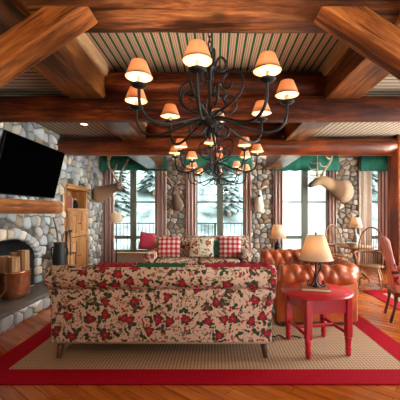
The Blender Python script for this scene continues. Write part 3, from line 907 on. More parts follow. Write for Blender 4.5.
def iron_lamp():
    z0 = .682
    t = thing('table_lamp', 'table lamp of scrolled black iron with linen shade on the red table', 'lamp', (1.125, 3.46, z0))
    MB().lathe([(.0, 0), (.05, 0), (.05, .006), (.02, .012), (.008, .03), (.008, .58), (.0, .58)], n=16).build('stem', M['iron'], t)
    for k in range(6):
        a = k * PI / 3 + .3
        prof = [(.012, .10), (.03, .05), (.065, .012), (.095, .012), (.108, .035), (.095, .055), (.078, .045), (.082, .030)]
        p2 = [(.012, .09), (.02, .14), (.05, .19), (.062, .225), (.05, .255), (.034, .245), (.036, .228)]
        m = MB(); m.tube(spline(radial(prof, a), 5), .0055, 6); m.tube(spline(radial(p2, a), 5), .005, 6)
        m.build('scroll', M['iron'], t)
    sh = MB(); pr = [(.185, .255), (.095, .53)]
    sh.lathe([(.185, .30), (.14, .435), (.095, .575), (.092, .575), (.137, .435), (.182, .30), (.185, .30)], n=40)
    s = sh.build('lamp_shade', M['shadebig'], t)
    for r, z in ((.186, .303), (.0955, .572)): MB().tube([(r * math.cos(a * PI / 20), r * math.sin(a * PI / 20), z) for a in range(41)], .003, 6).build('trim', M['cream'], s)
    MB().ball((.03, 0, .41), .025).build('bulb', M['bulb'], t)
    MB().lathe([(.0, .575), (.008, .58), (.012, .595), (.0, .61)], n=12).build('finial', M['iron'], t)
    point('lamp_light', (.03, 0, .44), 3.2, parent=t)
    return t


iron_lamp()
cd = MB().tube(spline([(.62, 3.83, .018), (.70, 3.72, .018), (.78, 3.76, .018), (.84, 3.66, .018), (.93, 3.74, .018), (1.02, 3.68, .018)], 6), .006, 6).build('lamp_cord', M['black'])
tag(cd, 'black lamp cord curling on the tan rug by the red table', 'cord')


# ------------------------------------------------------------------ chandeliers
def chandelier(label, loc):
    t = thing('chandelier', label, 'chandelier', loc, 0, 'iron chandeliers')
    # local z: 0 = height of shade centres
    col = [(.0, -.46), (.012, -.445), (.022, -.42), (.012, -.39), (.014, -.345), (.04, -.33), (.06, -.295), (.04, -.26), (.018, -.23), (.015, .0), (.016, .18), (.035, .2), (.05, .225), (.035, .25), (.014, .27), (.012, .40), (.0, .405)]
    MB().lathe(col, n=16).build('column', M['iron'], t)
    Rr = .71
    for k in range(8):
        a = R(-90 - 6 + 45 * k)
        arm = MB(); pr = [(.03, -.27), (.12, -.27), (.26, -.32), (.40, -.375), (.53, -.40), (.64, -.37), (.70, -.28), (.71, -.14)]
        arm.tube(spline(radial(pr, a), 6), .0130, 8)
        A = arm.build('arm', M['iron'], t)
        cx, cy = Rr * math.cos(a), Rr * math.sin(a)
        MB().lathe([(.0, -.155), (.03, -.15), (.055, -.138), (.066, -.125), (.062, -.125), (.02, -.135), (.0, -.135)], (cx, cy, 0), 20).build('drip_pan', M['iron'], A)
        MB().lathe([(.014, -.135), (.014, -.02), (.0, -.018)], (cx, cy, 0), 12).build('candle', M['candle'], A)
        MB().ball((cx, cy, .008), (.013, .013, .024), 10, 6).build('bulb', M['bulb'], A)
        S = MB().lathe([(.106, -.065), (.083, .0), (.060, .058), (.058, .058), (.080, .0), (.104, -.065), (.106, -.065)], (cx, cy, 0), 28).build('lamp_shade', M['shade'], A)
        b = MB()
        for r, z in ((.1065, -.063),): b.tube([(cx + r * math.cos(q * PI / 14), cy + r * math.sin(q * PI / 14), z) for q in range(29)], .0035, 6)
        b.build('trim', M['trimband'], A)
        point('chandelier_or_fill_light', (cx, cy, .01), CH_W, (1, .80, .55), .02, t)
        # upper scrolls
        a2 = a + R(22.5)
        sc = MB()
        up = [(.02, -.24), (.10, -.20), (.22, -.15), (.32, -.06), (.34, .05), (.28, .13), (.18, .13), (.135, .06), (.16, .0), (.215, .0), (.23, .045)]
        if k % 2:
            sc.tube(spline(radial(up, a2), 6), .0115, 8); sc.build('scroll', M['iron'], t)
        else:
            lo = [(.02, .10), (.05, .24), (.10, .33), (.155, .30), (.15, .22), (.10, .20), (.085, .245)]
            mi = [(.02, -.20), (.09, -.17), (.19, -.19), (.26, -.13), (.25, -.04), (.18, -.01), (.135, -.06), (.165, -.10), (.20, -.085)]
            MB().tube(spline(radial(mi, a2), 6), .0105, 8).build('scroll', M['iron'], t)
            MB().tube(spline(radial(lo, a2), 6), .012, 8).build('scroll', M['iron'], t)
            l2 = [(.03, -.33), (.09, -.41), (.17, -.41), (.19, -.34), (.14, -.31), (.115, -.345)]
            MB().tube(spline(radial(l2, a2), 6), .011, 8).build('scroll', M['iron'], t)
    ch = MB(); z = .41; top = ZC - loc[2]; i = 0
    while z < top - .02:
        q = [(.016 * math.cos(w * PI / 7), 0, z + .03 + .03 * math.sin(w * PI / 7)) for w in range(15)]
        if i % 2: q = [(0, p[0], p[2]) for p in q]
        ch.tube(q, .0055, 6); z += .046; i += 1
    ch.build('chain', M['iron'], t)
    MB().lathe([(.0, top - .035), (.05, top - .03), (.06, top - .01), (.06, top), (0, top)], n=20).build('canopy', M['iron'], t)
    return t


CH_W = 11.0
c1 = chandelier('large nearest black iron chandelier with eight lit shades over the near sofa', (-.05, 2.90, 2.64))
c2 = copy_tree(c1); c2.location = (.01, 5.35, 2.61); c2['label'] = 'middle iron chandelier hanging between the two log beams above the rug'
c3 = copy_tree(c1); c3.location = (.05, 7.62, 2.62); c3['label'] = 'farthest iron chandelier close to the middle window behind the round log'

# ------------------------------------------------------------------ recessed downlights
DL = [(-2.31, 5.47, 'round recessed downlight glowing in the striped ceiling above the television'),]
for x, y, lb in DL:
    t = thing('downlight', lb, 'ceiling light', (x, y, ZS))
    MB().lathe([(.075, 0), (.085, -.004), (.06, -.008), (.055, 0), (.075, 0)], n=28).build('trim_ring', M['piping'], t)
    MB().lathe([(.0, -.003), (.055, -.003), (.055, -.001), (0, -.001)], n=24).build('lens', M['downglow'], t)
def spot(x, y, z, e, parent=None, size=1.9):
    l = bpy.data.lights.new('downlight_beam', 'SPOT'); l.energy = e; l.color = (1, .76, .50); l.spot_size = size; l.spot_blend = .7; l.shadow_soft_size = .06
    o = bpy.data.objects.new('downlight_beam', l); COL.objects.link(o); o.location = (x, y, z)
    if parent: o.parent = parent; o.location = (x, y, z)
spot(0, 0, -.03, 60, t)

# ------------------------------------------------------------------ television, mantel
tv = thing('television', 'large black flat television tilted forward on the stone wall above the mantel', 'television', (-2.9, 4.94, 2.19))
tv.rotation_euler = (0, math.atan2(.2, .84), 0)
W, Hh = 1.62, .865
MB().box((0, 0, 0), (.045, W, Hh), bev=.006, seg=2).build('casing', M['black'], tv)
MB().box((.0235, 0, .004), (.002, W - .024, Hh - .03)).build('screen', M['screen'], tv)
MB().box((-.05, 0, 0), (.05, .5, .35), bev=.01, seg=1).build('bracket', M['iron'], tv); MB().box((-.125, 0, 0), (.12, .12, .1)).build('bracket_arm', M['iron'], tv)
mt = log('mantel', (-2.985, 2.4, 1.60), (-2.985, 5.87, 1.60), .112, M['mantel'], 28, .03, 3.0)
mt.rotation_euler = (0, 0, PI / 2)
mt.data.materials[0] = wood('mantel_log', (.10, .022, .005), (.42, .12, .022), (.68, .27, .06), 'X', .4, spec=.3)
del mt['kind']; tag(mt, 'thick orange log mantel shelf on the stone chimney under the television', 'mantel')

# ------------------------------------------------------------------ copper pot with logs
PX, PY = -2.985, 4.60
pt = thing('copper_pot', 'hammered copper pot full of split logs on the stone hearth', 'pot', (PX, PY, HZ))
MB().lathe([(0, 0), (.15, 0), (.19, .03), (.21, .12), (.212, .26), (.215, .38), (.222, .40), (.21, .405), (.2, .38), (.198, .13), (.17, .05), (0, .04)], n=36).build('vessel', M['copper'], pt)
LG = [(-.095, -.06, .085, .57, 'split log at the left of the copper pot'), (.055, -.09, .085, .56, 'thick split log at the front of the copper pot'), (.105, .06, .08, .64, 'tallest split log at the right of the copper pot'), (-.04, .105, .085, .60, 'split log at the back of the copper pot')]
for x, y, r, h, lb in LG:
    t = thing('split_log', lb, 'log', (PX + x, PY + y, HZ + .045), rnd.uniform(0, 6), 'logs in the copper pot')
    k = 9; vs = []; 
    pr = [(r * math.cos(a) * rnd.uniform(.75, 1.1), r * math.sin(a) * rnd.uniform(.75, 1.1)) for a in [2 * PI * j / k for j in range(k)]]
    vs = [(a, b, 0) for a, b in pr] + [(a * .96, b * .96, h) for a, b in pr]
    MB().add(vs, [(j, (j + 1) % k, k + (j + 1) % k, k + j) for j in range(k)] + [tuple(range(k))], None, None, False).build('bark', M['logend'], t)
    MB().add([(a * .96, b * .96, h) for a, b in pr] + [(a * .9, b * .9, h + .006) for a, b in pr], [(j, (j + 1) % k, k + (j + 1) % k, k + j) for j in range(k)] + [tuple(range(k, 2 * k))], None, None, False).build('cut_end', M['logend'], t)

# ------------------------------------------------------------------ hearth tools by the chimney end
TY = 6.18
t = thing('kindling_basket', 'dark round basket holding sticks at the end of the hearth', 'basket', (-2.93, 5.84, HZ))
MB().lathe([(0, 0), (.09, 0), (.115, .16), (.125, .4), (.105, .58), (.09, .64), (.105, .70), (.09, .70), (.08, .64), (.09, .58), (.1, .4), (.08, .02), (0, .02)], n=24).build('basket_body', M['iron'], t)
w = MB()
for s in (-1, 1): w.tube(spline([(s * .095, 0, .62), (s * .15, 0, .58), (s * .15, 0, .47), (s * .12, 0, .44)], 4), .012, 6)
w.build('handle', M['iron'], t)
sticks = [((-2.94, 5.84, HZ + .03), (-2.96, 5.83, 1.05), (-3.03, 5.80, 1.42), 'bent thin branch rising highest from the dark basket'),
          ((-2.91, 5.85, HZ + .03), (-2.90, 5.86, .85), (-2.86, 5.90, 1.13), 'straight brown stick in the dark basket')]
for a, b, c, lb in sticks:
    tag(MB().tube(spline([a, b, c], 6), [.013] * 12 + [.008], 7).build('stick', M['bark']), lb, 'stick', 'sticks by the hearth')
ft = [(-2.97, 6.16, 0, 'poker', 1.08, 'tall thin iron poker in the tool stand beside the cabinet'), (-2.93, 6.12, 0, 'shovel', .86, 'iron hearth shovel with flared handle in the tool stand'), (-2.89, 6.19, 0, 'tongs', .88, 'iron tongs with flared handle in the tool stand'), (-2.85, 6.13, 0, 'broom', .84, 'straw hearth broom in the tool stand')]
t = thing('tool_stand', 'low round iron stand holding hearth tools beside the cabinet', 'stand', (-2.91, 6.16, HZ))
MB().lathe([(0, 0), (.13, 0), (.13, .02), (.11, .03), (0, .03)], n=28).build('base', M['iron'], t)
MB().tube([((.13) * math.cos(a * PI / 12), (.13) * math.sin(a * PI / 12), .45) for a in range(25)], .008, 6).build('ring', M['iron'], t)
for k in range(3):
    a = k * 2 * PI / 3 + .5; MB().tube([(.12 * math.cos(a), .12 * math.sin(a), .02), ((.13) * math.cos(a), (.13) * math.sin(a), .45)], .008, 6).build('support', M['iron'], t)
for x, y, z, kind, h, lb in ft:
    o = thing('hearth_' + kind, lb, kind, (x, y, HZ + .031), 0, 'hearth tools')
    if kind == 'poker':
        MB().tube([(0, 0, 0), (0, 0, h - .2)], .009, 8).build('rod', M['iron'], o); MB().tube([(0, 0, h - .2), (.02, 0, h - .08), (.0, 0, h)], [.016, .014, .01], 8).build('handle', M['bark'], o)
    elif kind == 'broom':
        MB().tube([(0, 0, .36), (0, 0, h)], .011, 8).build('handle', M['bark'], o); MB().lathe([(0, 0), (.06, 0), (.05, .15), (.02, .34), (.018, .38), (0, .38)], n=16, sy=.6).build('bristles', M['straw'], o)
    else:
        MB().tube([(0, 0, .05), (0, 0, h - .18)], .009, 8).build('rod', M['iron'], o)
        MB().lathe([(.012, h - .2), (.016, h - .1), (.03, h - .03), (.045, h), (0, h)], n=16).build('handle', M['iron'], o)
        MB().box((0, 0, .09), (.07 if kind == 'shovel' else .03, .02, .17), bev=.006, seg=1).build('head', M['iron'], o)

# ------------------------------------------------------------------ pine cabinet in the left wall
cb = thing('pine_cabinet', 'pine cabinet with open shelf above panelled doors set in the stone wall', 'cabinet', (-3.135, (CY0 + CY1) / 2, 0))
hw = (CY1 - CY0) / 2; D = .40
b = MB()
for s in (-1, 1): b.box((-D / 2, s * (hw - .03), CZ / 2), (D, .06, CZ))
b.box((-D + .01, 0, CZ / 2), (.02, 2 * hw, CZ)); b.box((-D / 2, 0, .05), (D, 2 * hw - .12, .1)); b.box((-D / 2, 0, 1.585), (D, 2 * hw - .12, .03)); b.box((-D / 2, 0, CZ - .05), (D, 2 * hw - .12, .1))
b.build('carcass', M['pine'], cb)
b = MB(); b.box((.0, 0, CZ - .025), (.14, 2 * hw + .06, .05), bev=.012, seg=2); b.box((.0, 0, CZ - .075), (.08, 2 * hw + .02, .05), bev=.015, seg=2); b.build('cornice', M['pineY'], cb)
b = MB(); b.box((.012, 0, .06), (.025, 2 * hw, .12)); b.box((.012, 0, 1.58), (.03, 2 * hw, .05)); b.build('rail', M['pineY'], cb)
for s in (-1, 1):
    for z0, z1 in ((.13, .95), (.97, 1.55)):
        dy = hw / 2 + .0; w = hw - .02; h = z1 - z0
        d = MB().box((.012, s * dy, (z0 + z1) / 2), (.025, w - .008, h), bev=.004, seg=1, smooth=False)
        dr = d.build('door', M['pine'], cb)
        f = MB(); y0 = s * dy; zc = (z0 + z1) / 2
        for q in (-1, 1): f.box((.03, y0 + q * (w / 2 - .045), zc), (.014, .08, h)); f.box((.03, y0, zc + q * (h / 2 - .045)), (.014, w - .16, .08))
        f.box((.028, y0, zc), (.01, w - .24, h - .24), bev=.004, seg=1); f.build('panel_frame', M['pine'], dr)
        MB().ball((.048, s * .045, zc), .014, 10, 6).build('knob', M['iron'], dr)
by = 6.68
for k, (wd, hh, mi, lb) in enumerate(((.05, .26, 0, 'dark red book first from the left on the cabinet shelf'), (.045, .28, 1, 'tall bright red book second from the left on the cabinet shelf'), (.06, .25, 0, 'thick dark red book third from the left on the cabinet shelf'), (.05, .27, 4, 'maroon book fourth from the left on the cabinet shelf'), (.045, .23, 3, 'short tan book last in the row on the cabinet shelf'))):
    o = thing('book', lb, 'book', (-3.28, by + wd / 2, 1.601), 0, 'books on the cabinet shelf')
    MB().box((0, 0, hh / 2), (.19, wd, hh), bev=.006, seg=2).build('cover', M['book%d' % mi], o); MB().box((-.003, 0, hh / 2), (.188, wd - .012, hh + .002)).build('pages', M['paper'], o)
    by += wd + .006
for x, y, lb in ((-3.25, 7.18, 'small dark bottle on the cabinet shelf beside the books'), (-3.29, 7.33, 'dark bottle at the right of the cabinet shelf')):
    o = thing('bottle', lb, 'bottle', (x, y, 1.601), 0, 'bottles on the cabinet shelf')
    MB().lathe([(0, 0), (.04, 0), (.042, .02), (.042, .13), (.016, .18), (.015, .22), (0, .222)], n=18).build('vessel', M['black'], o)
    MB().lathe([(.017, .2), (.019, .235), (0, .237)], n=12).build('cap', M['antler'], o)

# ------------------------------------------------------------------ curtains and valances
def curtain(x0, x1, mat, label, yc=YB - .135, z0=.05, z1=2.83):
    n = max(24, int((x1 - x0) / .008)); vs = []; fs = []; w = x1 - x0; k = max(2, round(w / (.17 if mat == M['cream'] else .085)))
    for lay in (0, 1):
        for zi, z in enumerate((z0, z0 + .9, z1 - .5, z1)):
            for i in range(n + 1):
                u = i / n; a = .028 * (1.15 if zi == 0 else 1) * math.sin(u * k * 2 * PI + zi * .15)
                vs.append((-w / 2 + w * u, a + lay * .006, z - z0))
    m = n + 1
    for lay in (0, 1):
        for r in range(3):
            for i in range(n):
                q = [lay * 4 * m + r * m + i, lay * 4 * m + r * m + i + 1, lay * 4 * m + (r + 1) * m + i + 1, lay * 4 * m + (r + 1) * m + i]; fs.append(q)
    for i in range(n):
        for r in (0, 3): fs.append([r * m + i, r * m + i + 1, 4 * m + r * m + i + 1, 4 * m + r * m + i])
    for r in range(3):
        for i in (0, n): fs.append([r * m + i, (r + 1) * m + i, 4 * m + (r + 1) * m + i, 4 * m + r * m + i])
    o = MB().add(vs, fs).build('curtain', mat, None, ((x0 + x1) / 2, yc, z0))
    return tag(o, label, 'curtain', 'window curtains')


curtain(-3.10, -2.78, M['drape'], 'striped curtain left of the left window beside the left deer head')
curtain(-1.66, -1.34, M['drape'], 'striped curtain right of the left window')
curtain(-.80, -.52, M['drape'], 'striped curtain left of the middle window')
curtain(.79, 1.00, M['drape'], 'striped curtain right of the middle window')
curtain(1.62, 1.88, M['drape'], 'striped curtain left of the bright right window')
curtain(3.12, 3.36, M['drape'], 'striped curtain between the bright right window and the elk head pier')
curtain(3.99, 4.34, M['cream'], 'plain cream curtain right of the elk head stone pier')
curtain(4.50, 4.90, M['drape'], 'striped curtain beside the right log post')


def valance(x0, x1, label, z1=3.06):
    w = x1 - x0; n = 40; vs = []; m = n + 1
    zb = 2.64
    for y in (-.05, .02):
        for i in range(m):
            u = i / n; vs.append((-w / 2 + w * u, y + .008 * math.sin(i * 1.3), zb + .025 * abs(math.sin(u * PI * 6)) + (.0)))
        for i in range(m): vs.append((-w / 2 + w * i / n, y, z1))
    fs = []
    for l in (0, 2):
        for i in range(n): fs.append([l * m + i, l * m + i + 1, (l + 1) * m + i + 1, (l + 1) * m + i])
    for r in (0, 1):
        for i in range(n): fs.append([r * m + i, r * m + i + 1, (2 + r) * m + i + 1, (2 + r) * m + i])
    for i in (0, n): fs.append([i, m + i, 3 * m + i, 2 * m + i])
    o = MB().add(vs, fs).build('valance', M['green'], None, ((x0 + x1) / 2, YB - .075 - .14, 0))
    return tag(o, label, 'valance', 'green window valances')


valance(-3.12, -1.33, 'green cloth valance over the left window')
valance(-.83, 1.02, 'green cloth valance over the middle window behind the chandeliers')
valance(1.62, 3.37, 'green cloth valance over the bright right window')
valance(3.98, 4.9, 'short green cloth valance over the narrow window at far right')
sb = MB().box((0, 0, 0), (1.33, .01, 2.40)).build('window_blind', M['sheer'], None, (2.53, YB + .125, 1.65)); tag(sb, 'white translucent blind lowered over the bright right window', 'blind')

# ------------------------------------------------------------------ trophy heads
def trophy(name, label, loc, rz, spine, radii, hide, antler=None, antmat=None, ears=True, scale=1.0, flip=1, horn=False):
    """spine runs from the wall (local x=0) outwards along +X; rz turns it"""
    t = thing(name, label, 'animal mount', loc, rz, 'trophy heads')
    t.scale = (scale,) * 3
    b = MB(); b.tube(spline(spine, 5), [q for q in interp(radii, len(spline(spine, 5)))], 18, up=(0, 0, 1))
    head = Vector(spine[-3]); nose = Vector(spine[-1]); d = (nose - head).normalized(); side = d.cross(Vector((0, 0, 1))).normalized(); up = side.cross(d)
    if ears:
        for s in (-1, 1):
            e0 = head + side * s * .06 + up * .07 - d * .03
            b.tube([e0 - side * s * .02, e0 + side * s * .07 + up * .05 - d * .03, e0 + side * s * .15 + up * .07 - d * .05], [(.022, .022), (.045, .022), (.008, .006)], 10)
    o = b.build('body', hide, t)
    rm = o.modifiers.new('remesh', 'REMESH'); rm.mode = 'VOXEL'; rm.voxel_size = .014; rm.use_smooth_shade = True
    sm = o.modifiers.new('smooth', 'SMOOTH'); sm.iterations = 4; sm.factor = .5
    for s in (-1, 1):
        MB().ball(head + side * s * .075 + d * .055 + up * .03, .016, 10, 6).build('eye', M['nose'], t)
    MB().ball(nose + d * .0 - up * .0, (.042, .042, .036), 12, 8).build('nose', M['nose'], t)
    if antler:
        for s in (-1, 1):
            a = MB(); base = head + side * s * .04 + up * .085 - d * .0
            def W3(p): return base + side * s * p[0] + d * p[1] + up * p[2] * .0 + Vector((0, 0, 1)) * p[2]
            for pts, r0, r1 in antler:
                sp = spline([W3(p) for p in pts], 6); a.tube(sp, [r0 + (r1 - r0) * i / (len(sp) - 1) for i in range(len(sp))], 8)
            a.build('antler', antmat, t)
    return t


def interp(rs, n):
    out = []
    for i in range(n):
        f = i / (n - 1) * (len(rs) - 1); k = min(int(f), len(rs) - 2); g = f - k
        a, b = rs[k], rs[k + 1]
        a = a if isinstance(a, tuple) else (a, a); b = b if isinstance(b, tuple) else (b, b)
        out.append((a[0] + (b[0] - a[0]) * g, a[1] + (b[1] - a[1]) * g))
    return out


ELKA = [([(0, 0, 0), (.13, -.06, .12), (.27, -.14, .27), (.33, -.18, .43), (.30, -.16, .58)], .030, .011),
        ([(.02, .02, .03), (.07, .18, .07), (.10, .30, .19)], .02, .006), ([(.06, -.04, .08), (.12, .14, .13), (.15, .25, .27)], .02, .006),
        ([(.20, -.11, .21), (.24, .06, .28), (.26, .15, .42)], .019, .006), ([(.30, -.17, .36), (.36, -.02, .43), (.38, .04, .56)], .017, .006), ([(.33, -.18, .45), (.42, -.24, .53), (.47, -.26, .63)], .015, .006)]
# right elk: mounted on the pier, swung to the left of the picture
trophy('elk_head', 'elk shoulder mount with tall antlers facing left on the right stone pier', (3.63, YB - .17, 2.11), R(180 + 36),
       [(0.0, 0, .0), (.14, 0, -.01), (.36, 0, .02), (.62, 0, .11), (.90, -.08, .21), (1.02, -.14, .23), (1.17, -.21, .16), (1.28, -.27, .09)],
       [(.20, .27), (.24, .32), (.215, .27), (.155, .19), (.12, .14), (.11, .125), (.08, .085), (.06, .06)], M['elkhide'], ELKA, M['antler'])
DEERA = [([(0, 0, 0), (.16, -.10, .14), (.34, -.14, .32), (.42, -.06, .54), (.40, .04, .72)], .032, .014), ([(.26, -.12, .24), (.34, .06, .34), (.37, .14, .50)], .022, .008), ([(.40, -.10, .44), (.52, -.06, .56), (.54, -.02, .70)], .022, .008), ([(.03, .01, .04), (.05, .14, .12), (.05, .20, .22)], .015, .005)]
trophy('deer_head', 'dark deer shoulder mount with wide antlers on the left stone wall above the cabinet', (WL + .07, 7.98, 2.0), R(-8),
       [(0, 0, -.02), (.08, 0, -.02), (.24, 0, .02), (.40, 0, .10), (.54, 0, .16), (.62, 0, .18), (.72, 0, .11), (.80, 0, .05)],
       [(.16, .20), (.19, .22), (.16, .18), (.115, .135), (.085, .10), (.08, .088), (.052, .055), (.04, .04)], M['deerhide'], DEERA, M['brownantler'])
SMA = [([(0, 0, 0), (.08, -.05, .12), (.17, -.04, .24), (.18, .03, .36)], .016, .006), ([(.10, -.05, .15), (.13, .03, .24), (.13, .06, .32)], .011, .004), ([(.175, -.02, .28), (.23, .0, .36), (.24, .02, .42)], .010, .004)]
SP = [(0, 0, -.20), (.05, 0, -.195), (.13, 0, -.12), (.20, 0, .02), (.22, 0, .12), (.25, 0, .15), (.33, 0, .09), (.38, 0, .05)]
SR = [(.12, .15), (.14, .16), (.115, .12), (.085, .09), (.07, .075), (.062, .066), (.042, .044), (.032, .032)]
trophy('deer_head', 'grey brown deer head with antlers on the stone pier left of the middle window', (-1.00, YB - .13, 1.95), R(-90 - 14), SP, SR, M['greyhide'], SMA, M['antler'], scale=1.15)
GO = [([(0, 0, 0), (.02, -.03, .08), (.03, -.09, .14)], .018, .004)]
trophy('goat_head', 'small white goat head on the stone pier right of the middle window', (1.22, YB - .13, 1.90), R(-90 - 8), SP, SR, M['goathide'], GO, M['nose'], scale=1.05)

# ------------------------------------------------------------------ lamps at the back
def simple_lamp(name, label, loc, hstem, stem_mat, r0, r1, hs, base_r=.12, power=6, fat=False, group=None):
    t = thing(name, label, 'lamp', loc, 0, group)
    MB().lathe([(0, 0), (base_r, 0), (base_r, .015), (base_r * .5, .03), (.012, .05), (0, .05)], n=24).build('base', stem_mat, t)
    if fat: MB().lathe([(.02, .04), (.05, .07), (.075, .14), (.06, .22), (.02, .27), (.012, .28), (.01, hstem), (0, hstem)], n=20).build('stem', stem_mat, t)
    else: MB().lathe([(.013, .03), (.013, hstem * .5), (.02, hstem * .52), (.012, hstem * .54), (.01, hstem), (0, hstem)], n=12).build('stem', stem_mat, t)
    z = hstem - hs * .8
    MB().lathe([(r0, z), (r1, z + hs), (r1 - .003, z + hs), (r0 - .003, z), (r0, z)], n=32).build('lamp_shade', M['shadebig'], t)
    MB().ball((0, 0, z + hs * .45), .028).build('bulb', M['bulb'], t)
    point('lamp_light', (0, 0, z + hs * .5), power, parent=t)
    return t


simple_lamp('floor_lamp', 'slim black floor lamp with tan shade in front of the left window', (-2.56, 8.05, 0), 1.46, M['iron'], .175, .115, .25, .15, .8)
# end table with lamp beyond the leather sofa
et = thing('end_table', 'small round wooden end table behind the leather sofa', 'table', (1.36, 6.62, .013))
MB().lathe([(0, .58), (.27, .58), (.28, .595), (.27, .61), (0, .61)], n=32).build('tabletop', M['tabletop'], et)
MB().lathe([(0, 0), (.17, 0), (.16, .03), (.04, .06), (.03, .3), (.05, .45), (.03, .55), (.1, .58), (0, .58)], n=20).build('pedestal', M['chair'], et)
simple_lamp('table_lamp', 'table lamp with glowing tan shade beyond the leather sofa', (1.34, 6.62, .623), .57, M['iron'], .185, .10, .29, .09, 8, True)

# round dining table with lamp, two windsor armchairs
DT = (3.22, 7.05)
dt = thing('round_table', 'round wooden table between the two windsor armchairs', 'table', (DT[0], DT[1], 0))
MB().lathe([(0, .72), (.42, .72), (.44, .735), (.42, .75), (0, .75)], n=44).build('tabletop', M['tabletop'], dt)
MB().lathe([(.05, .08), (.06, .2), (.04, .3), (.07, .5), (.05, .6), (.16, .72), (0, .72)], n=20).build('pedestal', M['chair'], dt)
for k in range(4):
    a = k * PI / 2 + .5; MB().tube(spline([(.03 * math.cos(a), .03 * math.sin(a), .2), (.2 * math.cos(a), .2 * math.sin(a), .12), (.34 * math.cos(a), .34 * math.sin(a), .02)], 5), .025, 8).build('foot', M['chair'], dt)
simple_lamp('table_lamp', 'small lamp with pale yellow shade on the round table by the right pier', (3.28, 7.22, .75), .60, M['ceramic'], .15, .085, .23, .07, 6, True)
bw = thing('bowl', 'grey bowl on the round table between the windsor chairs', 'bowl', (3.05, 6.90, .751)); MB().lathe([(0, 0), (.05, 0), (.055, .012), (.11, .06), (.125, .09), (.117, .09), (.1, .06), (.05, .02), (0, .018)], n=28).build('vessel', M['ceramic'], bw)


def windsor(label, loc, rz):
    t = thing('windsor_chair', label, 'chair', loc, rz, 'windsor armchairs')   # faces +Y
    MB().lathe([(0, .42), (.18, .42), (.235, .435), (.245, .455), (.22, .462), (.1, .452), (0, .45)], n=32, sy=.92).build('seat', M['chair'], t)
    for sx in (-1, 1):
        for sy in (-1, 1):
            MB().tube(spline([(sx * .14, sy * .12, .43), (sx * .18, sy * .165, .26), (sx * .22, sy * .21, 0)], 4), [.014] * 3 + [.022] * 3 + [.012] * 3, 10).build('leg', M['chair'], t)
        MB().tube([(sx * .193, -.18, .19), (sx * .193, .18, .19)], [.01, .01], 8).build('stretcher', M['chair'], t)
    MB().tube([(-.193, 0, .19), (.193, 0, .19)], .011, 8).build('stretcher', M['chair'], t)
    arc = [(.275 * math.cos(R(a)), -.02 + .235 * math.sin(R(a)), .70) for a in range(165, 376, 10)]
    arc = [(.27, .2, .70)] + [(.275 * math.cos(R(-a)), -.0 - .235 * math.sin(R(a)), .70) for a in range(0, 181, 9)] + [(-.27, .2, .70)]
    MB().tube(arc, .02, 8, 1.0).build('arm_bow', M['chair'], t)
    bow = [(.235 * math.cos(R(a)), -.2 - .085 * math.sin(R(a)) - .02, .70 + .50 * math.sin(R(a)) ** .8 if 0 < a < 180 else .70) for a in range(0, 181, 9)]
    MB().tube(bow, .017, 8).build('back_bow', M['chair'], t)
    for k in range(9):
        u = -1 + 2 * k / 8; x = u * .19; a = math.acos(max(-1, min(1, x / .235))); zt = .70 + .5 * math.sin(a) ** .8; yt = -.22 - .085 * math.sin(a)
        MB().tube([(x * .8, -.18, .445), (x * .9, -.2 - .03 * (1 - u * u), .7), (x, yt, zt)], .008, 6).build('spindle', M['chair'], t)
    for s in (-1, 1):
        for y in (.05, .16): MB().tube([(s * .2, y * .8, .445), (s * .268, y, .70)], .009, 6).build('arm_spindle', M['chair'], t)
    return t


w1 = windsor('windsor armchair behind the round table in front of the right window', (3.12, 7.78, 0), R(195))
w2 = copy_tree(w1); w2.location = (3.10, 6.20, 0.0); w2.rotation_euler = (0, 0, R(148)); w2['label'] = 'windsor armchair nearest the log post with curved spindle back'


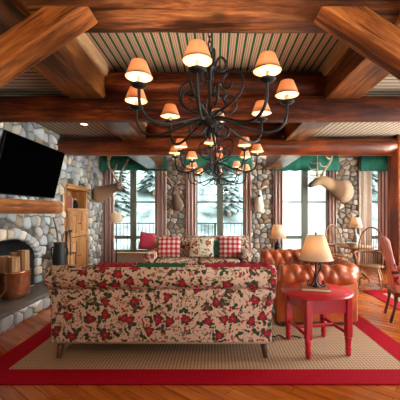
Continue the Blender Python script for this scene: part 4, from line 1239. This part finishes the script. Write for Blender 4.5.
# ------------------------------------------------------------------ rose patterned side chair at the right edge (faces +X)
def rose_chair():
    t = thing('side_chair', 'tall backed rose patterned side chair turned away at the right edge', 'chair', (2.48, 4.40, 0.013), R(-19))
    prof = [(0.02, .44), (-.02, .68), (-.07, .91), (-.12, 1.13), (-.095, 1.16), (-.055, 1.15), (-.01, .91), (.05, .68), (.10, .44)]
    k = len(prof); vs = []; fs = []; n = 10
    for i in range(n + 1):
        y = -.225 + .45 * i / n; e = 1 - .35 * abs(2 * i / n - 1) ** 6
        for a, z in prof: vs.append((a + .02 * (2 * i / n - 1) ** 2, y, .44 + (z - .44) * (1 - .07 * abs(2 * i / n - 1) ** 4)))
    for i in range(n):
        for j in range(k): fs.append((i * k + j, (i + 1) * k + j, (i + 1) * k + (j + 1) % k, i * k + (j + 1) % k))
    fs += [tuple(range(k)), tuple(n * k + j for j in range(k))]
    MB().add(vs, fs).build('backrest', M['chint'], t, bev=.012)
    MB().box((.27, 0, .46), (.50, .52, .12), bev=.045, seg=4).build('seat', M['chint'], t)
    MB().box((.26, 0, .385), (.50, .50, .06), bev=.015, seg=2).build('seat_rail', M['darkleg'], t)
    for y in (-.21, .21):
        MB().tube(spline([(.04, y, .40), (.03, y, .25), (.0, y, .10), (-.025, y, .0)], 4), [.026] * 4 + [.02] * 5 + [.022] * 4, 10).build('leg', M['darkleg'], t)
        MB().tube(spline([(.47, y, .40), (.51, y, .30), (.49, y, .15), (.47, y, .05), (.50, y, .0)], 4), [.034] * 4 + [.022] * 9 + [.026] * 4, 10).build('leg', M['darkleg'], t)
        a = MB(); a.tube(spline([(-.02, y * 1.05, .68), (.15, y * 1.12, .69), (.30, y * 1.12, .66), (.34, y * 1.1, .58), (.31, y * 1.05, .46)], 5), .02, 10); a.build('arm', M['darkleg'], t)
    return t


rose_chair()

# throws last (they sit on the near sofa)
throw('red_throw', 'red throw over the left end of the near sofa back', M['redthrow'], -1.20, -.84, .947, .018, .012, 3.18)
throw('green_throw', 'green throw across the middle of the near sofa back', M['greenthrow'], -.80, -.30, .950, .010, .012, 3.18)
throw('red_throw', 'red throw over the right end of the near sofa back', M['redthrow'], -.10, .56, .947, .018, .012, 3.18)

# ------------------------------------------------------------------ light
w = bpy.data.worlds.new('sky'); SC.world = w; w.use_nodes = True
wt = w.node_tree; bg = wt.nodes['Background']; bg.inputs[0].default_value = (.95, .98, 1.0, 1)
tc = wt.nodes.new('ShaderNodeTexCoord'); sx = wt.nodes.new('ShaderNodeSeparateXYZ'); mr = wt.nodes.new('ShaderNodeMapRange')   # hazy sky, brightest towards the hidden sun at the right
mr.interpolation_type = 'SMOOTHSTEP'
for k, v in ((1, -.3), (2, 1.0), (3, 6.8), (4, 42.0)): mr.inputs[k].default_value = v
wt.links.new(tc.outputs['Generated'], sx.inputs[0]); wt.links.new(sx.outputs[0], mr.inputs[0]); wt.links.new(mr.outputs[0], bg.inputs[1])
# added unseen warm fill lights, no fixture, spaced like a further chandelier of the row
for k in range(8):
    a = k * PI / 4; point('chandelier_or_fill_light', (-.05 + .71 * math.cos(a), .5 + .71 * math.sin(a), 2.66), CH_W, (1, .80, .58), .05)

# ------------------------------------------------------------------ camera
cam = bpy.data.cameras.new('camera'); co = bpy.data.objects.new('camera', cam); COL.objects.link(co)
co.location = (0, 0, EYE); co.rotation_euler = (PI / 2, 0, 0)
cam.sensor_fit = 'HORIZONTAL'; cam.sensor_width = 36; cam.lens = F / 400 * 36
cam.shift_x = (200 - CX) / 400; cam.shift_y = (CY - 200) / 400
cam.clip_start = .05; cam.clip_end = 300
SC.camera = co
SC.view_settings.view_transform = 'Standard'; SC.view_settings.look = 'None'; SC.view_settings.gamma = 1
SC.view_settings.use_curve_mapping = False; SC.view_settings.exposure = 0.3
